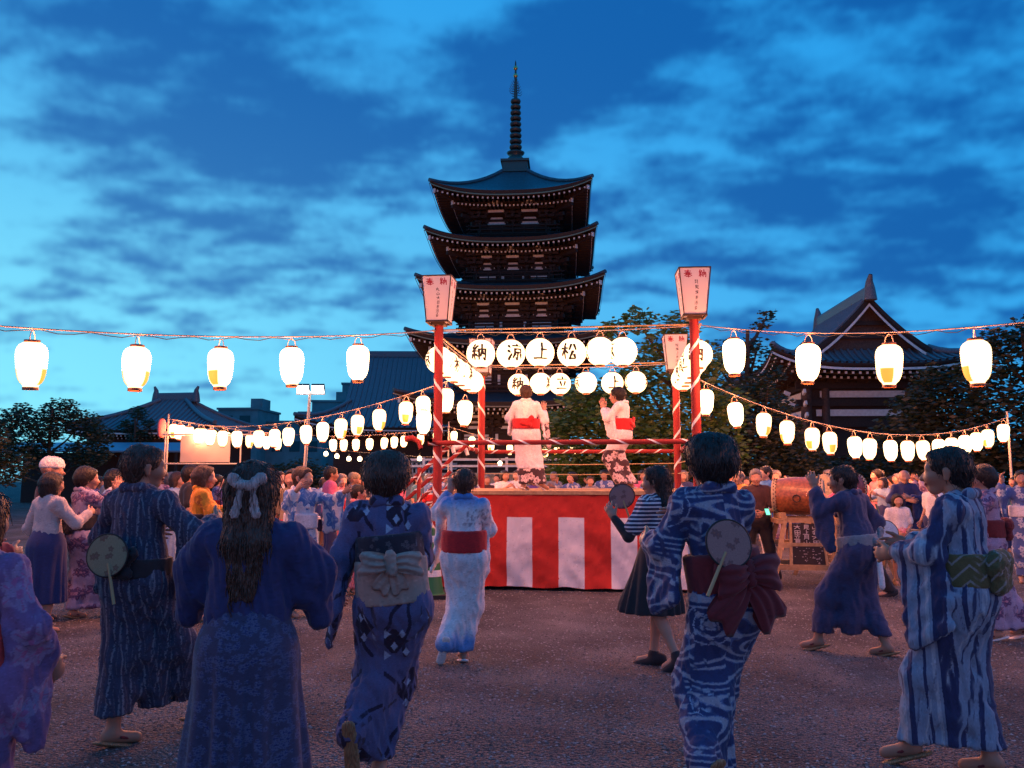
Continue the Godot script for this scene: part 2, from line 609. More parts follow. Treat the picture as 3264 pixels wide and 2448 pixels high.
	for k in 9:
		var y := 24.0 + 0.41 * k
		var r := 0.44 - 0.01 * k
		var ra := Acc.new()
		var prof := []
		for t in 9:
			var an := TAU * t / 8.0
			prof.append(Vector2(r - 0.12 + 0.12 * cos(an), y + 0.15 * sin(an)))
		lathe(ra, prof, 16)
		put(ra, "spire_ring", M.bronze, base)
	for s in 4:   # pierced flame fins
		var q := Basis(Vector3.UP, s * PI / 2 + 0.6)
		var fa := Acc.new()
		for k in 7:
			var y := 27.75 + k * 0.17
			var r := 0.52 * sin((7 - k) / 7.0 * 1.5)
			tube(fa, [q * Vector3(0.1, y + 0.05, 0), q * Vector3(r * 0.7, y + 0.02, 0), q * Vector3(r, y + 0.22, 0)], 0.03, 0.012, 5)
		put(fa, "flame_fin", M.bronze, base, "stuff")
	for y in [29.15, 29.7]:
		var ja := Acc.new()
		lathe(ja, [Vector2(0, y - 0.17), Vector2(0.12, y - 0.12), Vector2(0.17, y), Vector2(0.12, y + 0.12), Vector2(0, y + 0.2)], 12)
		put(ja, "jewel", M.gold, base)

# hipped and gabled roof with its ridge along z; w, d half widths at the eaves, tg where the gable begins
func temple_roof(o: Node3D, w: float, d: float, dg: float, tg: float, y0: float, y1: float, bend: float, lift: float, step: float, gable := true) -> void:
	var top := Acc.new()
	var low := Acc.new()
	var rolls := Acc.new()
	var raft := Acc.new()
	var edges := []
	var ends := Acc.new()
	var whites := []
	var ridges := []
	var hf := func(t: float) -> float: return y0 + (y1 - y0) * conc(t, bend)
	var hz := func(t: float) -> float: return lerpf(d, dg, t / tg) if t < tg else dg + 0.45
	var side_pt := func(sx: float, t: float, s: float) -> Vector3:
		return Vector3(sx * w * (1.0 - t), hf.call(t) + lift * pow(absf(s), 3.5) * pow(maxf(0.0, 1.0 - t / tg), 2.0), s * hz.call(t))
	var front_pt := func(sz: float, t: float, s: float) -> Vector3:
		return Vector3(s * w * (1.0 - t), hf.call(t) + lift * pow(absf(s), 3.5) * pow(maxf(0.0, 1.0 - t / tg), 2.0), sz * lerpf(d, dg, t / tg))
	for sg in [-1.0, 1.0]:
		for part in 2:
			var rows := []
			for j in 9:
				var t := tg * j / 8.0 * 0.999 if part == 0 else lerpf(tg + 0.001, 1.0, j / 8.0)
				var row := []
				for q in 17: row.append(side_pt.call(sg, t, q / 8.0 - 1.0))
				rows.append(row)
			sheet(top if part == 1 else low, rows, sg < 0)
			if part == 1:   # thickness of the gable overhang
				for e in [0, 16]:
					var r0 := []
					var r1 := []
					for j in 9:
						r0.append(rows[j][e])
						r1.append(rows[j][e] - Vector3(0, 0.22, 0))
					var edge := Acc.new()
					sheet(edge, [r0, r1])
					edges.append(edge)
		var fr := []
		for j in 7:
			var row := []
			for q in 17: row.append(front_pt.call(sg, tg * j / 6.0, q / 8.0 - 1.0))
			fr.append(row)
		sheet(low, fr, sg > 0)
		# eaves: edge board, soffit, rafters with white ends
		var nz := int(d * 2 / 0.28)
		for which in 2:
			var e0 := []
			var e1 := []
			var e2 := []
			for q in 33:
				var s := q / 16.0 - 1.0
				var p: Vector3 = side_pt.call(sg, 0.0, s) if which == 0 else front_pt.call(sg, 0.0, s)
				e0.append(p)
				e1.append(p - Vector3(0, 0.3, 0))
				e2.append(Vector3(p.x * (1.0 - 1.5 / w), y0 - 0.12, p.z * (1.0 - 1.5 / d)))
			var edge := Acc.new()
			sheet(edge, [e0, e1, e2])
			edges.append(edge)
			var wl := []
			var wl2 := []
			var outv := Vector3(sg, 0, 0) if which == 0 else Vector3(0, 0, sg)
			for p in e1:
				wl.append(p + Vector3(0, 0.1, 0) + outv * 0.01)
				wl2.append(p + Vector3(0, 0.0, 0) + outv * 0.014)
			var white := Acc.new()
			sheet(white, [wl, wl2])
			whites.append(white)
			var cnt := int((d if which == 0 else w) * 2 / 0.3)
			for tier in 2:
				for q in cnt:
					var s := (q + 0.5) * 2.0 / cnt - 1.0
					var p: Vector3 = side_pt.call(sg, 0.0, s) if which == 0 else front_pt.call(sg, 0.0, s)
					p += -outv * (0.2 + 0.6 * tier) - Vector3(0, 0.4 + 0.14 * tier, 0)
					beam(raft, p, p - outv * 0.8 + Vector3(0, 0.06, 0), 0.1, 0.12)
					box(ends, p + outv * 0.012, Vector3(0.1, 0.1, 0.024) if which == 1 else Vector3(0.024, 0.1, 0.1))
		# rolls of tiles down the slopes
		var n := int(d * 2 / step)
		for q in n:
			var z := ((q + 0.5) * 2.0 / n - 1.0) * d
			var tend := 1.0 if absf(z) < dg + 0.4 else tg * (d - absf(z)) / (d - dg)
			var pts := []
			for j in 7:
				var t := tend * j / 6.0
				var s := z / float(hz.call(minf(t, tg * 0.999)))
				var p: Vector3 = side_pt.call(sg, minf(t, tg * 0.999) if t <= tg else t, clampf(s, -1, 1))
				pts.append(Vector3(p.x, p.y + 0.03, z))
			if tend > 0.06: tube(rolls, pts, 0.07, 0.07, 5, false)
		var nf := int(w * 2 / step)
		for q in nf:
			var x := ((q + 0.5) * 2.0 / nf - 1.0) * w
			var tend := minf(tg, 1.0 - absf(x) / w)
			var pts := []
			for j in 5:
				var t := tend * j / 4.0
				var s := clampf(x / (w * (1.0 - t)), -1, 1)
				var p: Vector3 = front_pt.call(sg, t, s)
				pts.append(Vector3(x, p.y + 0.03, p.z))
			if tend > 0.05: tube(rolls, pts, 0.07, 0.07, 5, false)
		# hip ridges
		for sz in [-1.0, 1.0]:
			var pts := []
			for j in 7: pts.append(side_pt.call(sg, tg * 0.999 * j / 6.0, sz) + Vector3(0, 0.12, 0))
			var hr := Acc.new()
			tube(hr, pts, 0.16, 0.16, 7)
			ridges.append(hr)
	# main ridge with end tiles
	var zr := dg + 0.5
	var mr := Acc.new()
	box(mr, Vector3(0, y1 + 0.08, 0), Vector3(0.34, 0.34, zr * 2))
	var r := put(top, "roof", M.tile, o)
	put(low, "skirt_roof", M.tile, o)
	put(mr, "ridge", M.tile, r)
	mr = Acc.new()
	tube(mr, [Vector3(0, y1 + 0.28, -zr), Vector3(0, y1 + 0.28, zr)], 0.16, 0.17, 8)
	put(mr, "ridge_cap", M.tile, r)
	for sg in [-1.0, 1.0]:
		mr = Acc.new()
		tube(mr, [Vector3(0, y1 - 0.25, sg * (zr + 0.06)), Vector3(0, y1 + 0.3, sg * (zr + 0.06)), Vector3(0, y1 + 0.62, sg * (zr + 0.06)), Vector3(0.02, y1 + 0.9, sg * (zr + 0.2))], 0.3, 0.08, 10)
		put(mr, "ridge_end_tile", M.tile, r)
	for l in ridges: put(l, "hip_ridge", M.tile, r)
	put(rolls, "tile_rolls", M.tile, r, "stuff")
	for l in edges: put(l, "eave_board", M.wood_dark, r)
	put(raft, "rafters", M.wood_dark, r, "stuff")
	put(ends, "rafter_ends", M.plaster, r, "stuff")
	for l in whites: put(l, "eave_line", M.plaster, r)
	if gable:
		for sg in [-1.0, 1.0]:
			var ga := Acc.new()
			var lo := []
			var hi := []
			for q in 17:
				var s := q / 8.0 - 1.0
				var t := 1.0 - absf(s) * (1.0 - tg)
				lo.append(Vector3(s * w * (1.0 - tg), hf.call(tg) - 0.1, sg * (dg - 0.1)))
				hi.append(Vector3(s * w * (1.0 - tg), hf.call(t) - 0.1, sg * (dg - 0.1)))
			sheet(ga, [lo, hi])
			for y in [0.25, 0.5]:
				var yy: float = lerpf(hf.call(tg), y1, y)
				var gb := Acc.new()
				beam(gb, Vector3(-w * 0.5 * (1.0 - tg) * (1.15 - y), yy, sg * (dg + 0.02)), Vector3(w * 0.5 * (1.0 - tg) * (1.15 - y), yy, sg * (dg + 0.02)), 0.12, 0.16)
				put(gb, "gable_beam", M.wood_dark, o)
			put(ga, "gable_wall", M.wood_old, o)
			for sx in [-1.0, 1.0]:
				var ba := Acc.new()
				var wh := Acc.new()
				var rows := [[], []]
				var wr := [[], []]
				for q in 9:
					var t := lerpf(tg + 0.03, 1.0, q / 8.0)
					var p := Vector3(sx * w * (1.0 - t), hf.call(t) - 0.2, sg * (dg + 0.4))
					rows[0].append(p)
					rows[1].append(p - Vector3(0, 0.34, 0))
					wr[0].append(p + Vector3(0, -0.16, sg * 0.03))
					wr[1].append(p + Vector3(0, -0.3, sg * 0.03))
				sheet(ba, rows)
				sheet(wh, wr)
				var bo := put(ba, "barge_board", M.wood_dark, o)
				put(wh, "white_edge", M.plaster, bo)

func gabled_hall() -> void:
	var o := thing("gabled_hall", "tall dark wooden temple hall at right with a tiled gable roof edged in white", "temple building", Vector3(16.3, 0, -40.0), deg_to_rad(-3.0))
	temple_roof(o, 4.7, 4.7, 3.1, 0.44, 6.5, 9.75, 0.22, 0.75, 0.3)
	var wd: Material = M.wood_dark
	for x in [-2.7, 2.7]:
		for z in [-2.7, 2.7]:
			var c := Acc.new()
			tube(c, [Vector3(x * 1.1, 0, z * 1.1), Vector3(x, 5.6, z)], 0.26, 0.24, 12)
			put(c, "column", M.wood_old, o)
	for x in [-1.0, 1.0]:
		var c := Acc.new()
		tube(c, [Vector3(x * 2.0, 0, 2.95), Vector3(x * 1.85, 5.6, 2.7)], 0.2, 0.18, 12)
		put(c, "column", M.wood_old, o)
	for side in 4:
		var q := Basis(Vector3.UP, side * PI / 2)
		for y in [2.6, 4.0, 4.95, 5.75]:
			var b := Acc.new()
			beam(b, q * Vector3(-3.2, y, 2.75), q * Vector3(3.2, y, 2.75), 0.2, 0.3)
			put(b, "tie_beam", wd, o)
		for y in [4.5, 5.35]:
			var p := Acc.new()
			box(p, q * Vector3(0, y, 2.7), Vector3(4.2 if y > 5 else 4.6, 0.3, 0.06), q)
			put(p, "plaster_band", M.plaster, o)
		var br := Acc.new()
		for c in 5:
			var x := -2.7 + 1.35 * c
			for s in 2:
				var out := 2.8 + 0.5 * s
				var y := 5.95 + 0.3 * s
				beam(br, q * Vector3(x, y, 2.5), q * Vector3(x, y, out + 0.35), 0.15, 0.18)
				beam(br, q * Vector3(x - 0.45, y, out), q * Vector3(x + 0.45, y, out), 0.13, 0.15)
		for s in 2:
			beam(br, q * Vector3(-3.4 - 0.5 * s, 6.12 + 0.26 * s, 2.85 + 0.5 * s), q * Vector3(3.4 + 0.5 * s, 6.12 + 0.26 * s, 2.85 + 0.5 * s), 0.14, 0.16)
		put(br, "brackets", wd, o, "stuff")
		var en := Acc.new()
		for c in 3:
			var y := 4.35 + 0.5 * c
			box(en, q * Vector3(-3.25 - 0.22 * c, y, 2.9 + 0.1 * c), Vector3(0.28, 0.18, 0.1), q * Basis(Vector3.FORWARD, 0.4))
			box(en, q * Vector3(3.25 + 0.22 * c, y, 2.9 + 0.1 * c), Vector3(0.28, 0.18, 0.1), q * Basis(Vector3.FORWARD, -0.4))
		put(en, "beam_ends", M.plaster, o, "stuff")
	var core := Acc.new()
	box(core, Vector3(0, 3.1, 0), Vector3(5.2, 6.2, 5.2))
	put(core, "wall", M.wood_dark, o)
	var base := Acc.new()
	box(base, Vector3(0, 0.2, 0), Vector3(8, 0.4, 8))
	put(base, "stone_base", M.stone, o)

func left_halls() -> void:
	# great hall behind, its long roof towards the court
	var o := thing("temple_hall", "great temple hall with a broad blue grey tiled roof left of the pagoda", "temple building", Vector3(-7.5, 0, -72.0), PI / 2 + 0.02)
	temple_roof(o, 9.5, 9.2, 5.8, 0.5, 5.4, 12.3, 0.4, 0.9, 0.42)
	var b := Acc.new()
	box(b, Vector3(0, 2.7, 0), Vector3(12.6, 5.4, 13.6))
	var wall := put(b, "wall", M.wood_old, o)
	for k in 6:
		var c := Acc.new()
		tube(c, [Vector3(6.45, 0, -6.6 + 2.64 * k), Vector3(6.45, 5.4, -6.6 + 2.64 * k)], 0.24, 0.24, 10)
		put(c, "column", M.stone, wall)
	for k in 5:
		var p := Acc.new()
		box(p, Vector3(6.36, 2.2, -5.28 + 2.64 * k), Vector3(0.12, 3.2, 1.9))
		put(p, "sliding_door", M.wood_dark, wall)
		var p2 := Acc.new()
		box(p2, Vector3(6.36, 4.5, -5.28 + 2.64 * k), Vector3(0.12, 0.6, 1.9))
		put(p2, "plaster_panel", M.plaster, wall)
	# small hall at the far left
	var s := thing("small_hall", "low temple hall with a dark pyramid roof and short ridge at the far left", "temple building", Vector3(-24.6, 0, -60.0), PI / 2 - 0.12)
	temple_roof(s, 4.6, 5.4, 1.0, 0.93, 4.8, 7.35, 0.65, 0.35, 0.4, false)
	var a := Acc.new()
	box(a, Vector3(0, 2.5, 0), Vector3(7.0, 5.0, 8.6))
	put(a, "wall", M.wood_old, s)
	# a lean-to with a pale sheet roof before it
	var l := thing("lean_to", "long low open shed with a pale blue sheet roof before the small hall", "shed", Vector3(-26.0, 0, -52.0), 0.0)
	var r := Acc.new()
	box(r, Vector3(0, 3.5, 0), Vector3(11.6, 0.1, 3.2), Basis(Vector3.RIGHT, 0.2))
	put(r, "roof_sheet", mat(lin(0.2, 0.32, 0.42), 0.4, 0.3), l)
	var f := Acc.new()
	box(f, Vector3(0, 1.6, -1.5), Vector3(11.2, 3.2, 0.15))
	put(f, "back_wall", M.wood_dark, l)
	for k in 5:
		var c := Acc.new()
		beam(c, Vector3(-5.4 + 2.7 * k, 0, 1.3), Vector3(-5.4 + 2.7 * k, 3.15, 1.3), 0.14, 0.14)
		put(c, "post", M.wood_dark, l)

func far_blocks() -> void:
	var spec := [[-39.0, 110.0, 12.0, 7.3], [-33.5, 105.0, 5.0, 10.0], [-28.5, 108.0, 9.0, 8.6], [-24.2, 112.0, 4.6, 11.6], [-21.5, 118.0, 5.0, 14.6], [-45.0, 118.0, 9.0, 8.2]]
	var words := ["low flat roofed block beyond the small hall", "narrow block with a roof hut left of the floodlight", "wide low block just left of the floodlight", "stepped block behind the floodlight", "tallest block, partly behind the great hall roof", "low block at the end of the row, by the pine"]
	for k in spec.size():
		var s: Array = spec[k]
		var o := thing("apartment_block", words[k], "building", Vector3(s[0], 0, -s[1]), 0.05 * k - 0.1, "buildings beyond the temple")
		var a := Acc.new()
		box(a, Vector3(0, s[3] / 2, 0), Vector3(s[2], s[3], 8))
		var w := put(a, "wall", M.concrete, o)
		a = Acc.new()
		box(a, Vector3(0, s[3] + 0.12, 0), Vector3(s[2] + 0.3, 0.25, 8.3))
		put(a, "parapet", M.concrete, w)
		var h := Acc.new()
		box(h, Vector3(s[2] * 0.2, s[3] + 0.95, -1), Vector3(s[2] * 0.3, 1.5, 3))
		put(h, "roof_hut", M.concrete, o)
		for y in range(2, int(s[3]) - 1, 3):
			for x in int(s[2] / 2.2):
				var p := Acc.new()
				box(p, Vector3(-s[2] / 2 + 1.2 + x * 2.2, y + 0.6, 4.02), Vector3(1.3, 1.3, 0.08))
				put(p, "window", M.pane, w)

# ---------------------------------------------------------------- trees
func tree(called: String, label: String, at: Vector3, h: float, clumps: Array, leaf: float, per: int, m: Material, group := "trees round the court") -> void:
	var o := thing(called, label, "tree", at, 0.0, group)
	var t := Acc.new()
	var lean := Vector3(rng.randf_range(-0.3, 0.3), 0, rng.randf_range(-0.3, 0.3))
	var fork := Vector3(0, h * 0.45, 0) + lean
	tube(t, [Vector3.ZERO, Vector3(0, h * 0.2, 0) + lean * 0.3, fork, Vector3(0, h * 0.85, 0) + lean * 2.0], h * 0.035, h * 0.008, 9)
	for c in clumps:
		var p := Vector3(c[0], c[1], c[2])
		var from := Vector3(0, clampf(p.y - 0.8 - Vector2(p.x, p.z).length() * 0.5, h * 0.2, h * 0.8), 0) + lean
		var lb := Acc.new()
		tube(lb, [from, from.lerp(p, 0.5) + Vector3(0, -0.15, 0), p], h * 0.012, h * 0.003, 6)
		put(lb, "limb", M.bark, o)
	put(t, "trunk", M.bark, o)
	var a := Acc.new()
	for c in clumps:
		var n := int(per * c[3] * c[3])
		for k in n:
			var d := Vector3(rng.randfn(), rng.randfn(), rng.randfn()).normalized()
			var p: Vector3 = Vector3(c[0], c[1], c[2]) + d * c[3] * Vector3(1, 0.72, 1) * pow(rng.randf(), 0.4) * (1.0 + 0.35 * wob.get_noise_3dv(d * 2.2 + Vector3(c[0], c[1], c[2])))
			var q := Basis.from_euler(Vector3(rng.randf() * TAU, rng.randf() * TAU, 0))
			var l := leaf * rng.randf_range(0.7, 1.4)
			var st := a.v.size()
			var nn := (q.z + d * 0.7).normalized()
			a.v.append_array(PackedVector3Array([p - q.x * l, p - q.y * l * 0.45, p + q.x * l, p + q.y * l * 0.45]))
			a.n.append_array(PackedVector3Array([nn, nn, nn, nn]))
			a.i.append_array(PackedInt32Array([st, st + 2, st + 1, st, st + 3, st + 2]))
	put(a, "crown", m, o, "stuff")

func trees() -> void:
	var gr := "trees round the court"
	# left: a clipped pine in cushions
	tree("pine_tree", "dark cushioned pine against the sky at the far left", Vector3(-23.6, 0, -42.0), 6.0, [[0.5, 4.9, 0, 1.0], [-1.3, 4.5, 0.3, 1.1], [1.7, 4.4, 0, 0.9], [-2.8, 3.8, 0, 1.1], [2.6, 3.7, 0.2, 0.8], [0.3, 4.0, 0.6, 1.0], [-0.8, 3.0, 0.5, 1.3], [2.2, 2.8, 0.4, 1.2], [-3.4, 2.6, 0, 1.4]], 0.1, 900, M.leaf_pine)
	tree("small_tree", "small sparse tree right of the dark pine", Vector3(-25.0, 0, -55.0), 6.5, [[0, 5.9, 0, 0.7], [0.7, 5.2, 0, 0.5], [-0.7, 5.0, 0, 0.7], [0.2, 4.2, 0, 0.9]], 0.12, 500, M.leaf_pine)
	tree("bushy_tree", "bushy tree cut by the left edge of the photo", Vector3(-20.0, 0, -30.0), 4.6, [[0, 3.6, 0, 1.2], [0.8, 2.9, 0.3, 1.1], [-0.9, 3.0, 0.3, 1.2], [0.4, 2.1, 0.4, 1.2], [1.7, 1.9, 0, 1.0]], 0.09, 800, M.leaf_dark)
	# right of the pagoda, lit from the stage
	tree("lit_tree", "green tree lit by the lanterns behind the right side of the stage", Vector3(4.4, 0, -22.5), 6.4, [[-0.9, 5.85, 0, 0.55], [-1.6, 5.6, 0, 0.45], [0.2, 5.7, 0, 0.6], [-0.2, 5.0, 0.2, 0.8], [0.7, 4.6, 0.3, 0.9], [-0.9, 4.3, 0.2, 0.8], [0.2, 3.7, 0.5, 1.0], [1.2, 3.4, 0.2, 0.9], [-1.4, 3.3, 0.2, 0.9], [-0.4, 2.6, 0.5, 1.0], [0.9, 2.3, 0.4, 1.1]], 0.09, 900, M.leaf_green)
	tree("broad_tree", "broad leafy tree low behind the dancers on the stage", Vector3(2.7, 0, -24.0), 4.6, [[-0.6, 3.9, 0, 0.8], [0.7, 4.1, 0.2, 0.8], [0, 3.2, 0.4, 1.0], [-1.2, 2.9, 0.2, 0.9], [1.3, 2.9, 0.3, 1.0], [0, 2.2, 0.5, 1.1], [-1.1, 1.8, 0.3, 0.9], [1.2, 1.8, 0.3, 1.0]], 0.09, 1300, M.leaf_green)
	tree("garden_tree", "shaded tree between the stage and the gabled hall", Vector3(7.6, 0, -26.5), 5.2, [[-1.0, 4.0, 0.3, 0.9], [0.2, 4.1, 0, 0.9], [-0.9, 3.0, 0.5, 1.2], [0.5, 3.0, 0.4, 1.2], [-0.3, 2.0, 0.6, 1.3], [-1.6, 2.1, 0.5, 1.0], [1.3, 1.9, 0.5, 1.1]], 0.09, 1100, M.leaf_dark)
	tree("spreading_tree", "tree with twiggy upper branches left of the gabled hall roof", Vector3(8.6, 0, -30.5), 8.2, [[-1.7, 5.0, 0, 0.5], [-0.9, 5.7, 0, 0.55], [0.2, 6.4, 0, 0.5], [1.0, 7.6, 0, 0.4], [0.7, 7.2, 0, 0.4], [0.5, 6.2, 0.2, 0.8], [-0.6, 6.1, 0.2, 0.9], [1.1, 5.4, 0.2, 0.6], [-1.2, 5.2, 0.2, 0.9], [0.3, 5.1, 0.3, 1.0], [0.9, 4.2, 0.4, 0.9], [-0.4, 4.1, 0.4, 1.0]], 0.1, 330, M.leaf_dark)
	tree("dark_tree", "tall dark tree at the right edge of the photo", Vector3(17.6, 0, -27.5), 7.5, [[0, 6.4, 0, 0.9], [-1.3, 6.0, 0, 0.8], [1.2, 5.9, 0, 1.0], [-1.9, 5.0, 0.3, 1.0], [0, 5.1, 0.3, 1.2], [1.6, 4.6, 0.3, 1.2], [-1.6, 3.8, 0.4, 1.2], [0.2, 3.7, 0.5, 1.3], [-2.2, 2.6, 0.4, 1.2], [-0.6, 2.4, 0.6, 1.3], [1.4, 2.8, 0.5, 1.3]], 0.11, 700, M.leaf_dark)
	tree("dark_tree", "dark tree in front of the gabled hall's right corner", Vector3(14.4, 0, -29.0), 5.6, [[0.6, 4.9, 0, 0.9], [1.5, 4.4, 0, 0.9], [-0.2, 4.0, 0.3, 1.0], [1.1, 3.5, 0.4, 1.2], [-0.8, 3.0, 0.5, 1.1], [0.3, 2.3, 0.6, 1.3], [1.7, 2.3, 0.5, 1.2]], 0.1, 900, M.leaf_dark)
	var hs := [[4.0, 36.0, "first dark hedge bush from the left, beside the pagoda base"], [8.0, 35.0, "second dark hedge bush from the left, behind the shaded tree"], [11.2, 32.0, "third dark hedge bush from the left, below the gabled hall"], [14.6, 31.0, "fourth dark hedge bush, right of the gabled hall columns"], [18.6, 31.0, "last dark hedge bush at the right, behind the lantern pole"], [-13.0, 50.0, "dark hedge bush left of the great hall steps"]]
	for p in hs:
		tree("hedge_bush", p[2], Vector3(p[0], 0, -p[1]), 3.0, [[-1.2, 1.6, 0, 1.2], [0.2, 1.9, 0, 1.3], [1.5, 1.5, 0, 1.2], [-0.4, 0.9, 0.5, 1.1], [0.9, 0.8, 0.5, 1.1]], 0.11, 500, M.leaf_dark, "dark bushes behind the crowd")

# ---------------------------------------------------------------- writing
const GLYPH := {
	"納": "2012 1233 4114 1444 2429 1608 3647 5359 5393 9399 9988 7074 7467 7486",
	"奉": "5044 1181 2373 0494 4407 5497 3666 2878 5559",
	"涼": "0112 0415 0926 6061 3191 4383 4345 8385 4585 6569 6958 4638 8698",
	"松": "0343 2029 2407 2446 6154 8194 7559 5999 8799",
	"上": "5059 5484 0999",
	"立": "5052 1292 3447 7467 0999",
	"月": "2027 2719 2080 8089 8978 2383 2686",
	"見": "2080 2026 8086 2282 2484 2686 4619 6669 6999 9998",
	"坂": "0343 2028 0847 5190 5155 5549 5484 8459 6599",
	"自": "5042 2282 2229 8289 2484 2686 2989",
	"治": "0112 0415 0926 6043 4383 7194 4595 4549 9599 4999",
	"会": "5004 5094 3474 1696 4629 2989 7789",
	"丸": "1373 4044 4409 7378 7899 9997 2557",
	"山": "5058 1418 1898 9498",
	"大": "0393 5054 5409 5499",
	"田": "1191 1119 9199 1999 1595 5159",
}

func dab(im: Image, x: float, y: float, r: float, c: Color) -> void:
	im.fill_rect(Rect2i(int(x - r), int(y - r), maxi(1, int(r * 2)), maxi(1, int(r * 2))), c)

func glyph(im: Image, ch: String, at: Vector2, size: Vector2, thick: float, c: Color) -> void:
	for s in String(GLYPH[ch]).split(" "):
		var p := at + Vector2(int(s[0]), int(s[1])) / 9.0 * size
		var q := at + Vector2(int(s[2]), int(s[3])) / 9.0 * size
		var n := int(p.distance_to(q)) + 2
		for k in n:
			var t := float(k) / (n - 1)
			var w := thick * (1.0 - 0.35 * t)
			dab(im, lerpf(p.x, q.x, t), lerpf(p.y, q.y, t), w, c)

# ---------------------------------------------------------------- stage
const STAGE_AT := Vector3(0.96, 0, -13.15)
const STAGE_TURN := -7.3
const DECK := 1.33

func wrapped(parent: Node3D, called: String, p: Vector3, q: Vector3, r: float, pitch: float, hand := 1.0) -> void:
	var a := Acc.new()
	tube(a, [p, p.lerp(q, 0.5), q], r, r, 14)
	var o := put(a, called, M.red, parent)
	var d := (q - p)
	var len := d.length()
	d = d.normalized()
	var x := d.cross(Vector3.UP if absf(d.y) < 0.9 else Vector3.RIGHT).normalized()
	var y := d.cross(x)
	var b := Acc.new()
	var n := int(len / pitch * 18.0)
	var r0 := []
	var r1 := []
	for k in n + 1:
		var s := float(k) / n * len
		var t := hand * TAU * s / pitch
		var rr := r + 0.004
		var e := p + (x * cos(t) + y * sin(t)) * rr
		r0.append(e + d * minf(s, len))
		r1.append(e + d * minf(s + pitch * 0.12, len))
	sheet(b, [r0, r1])
	put(b, "white_wrapping", M.white_cloth, o)

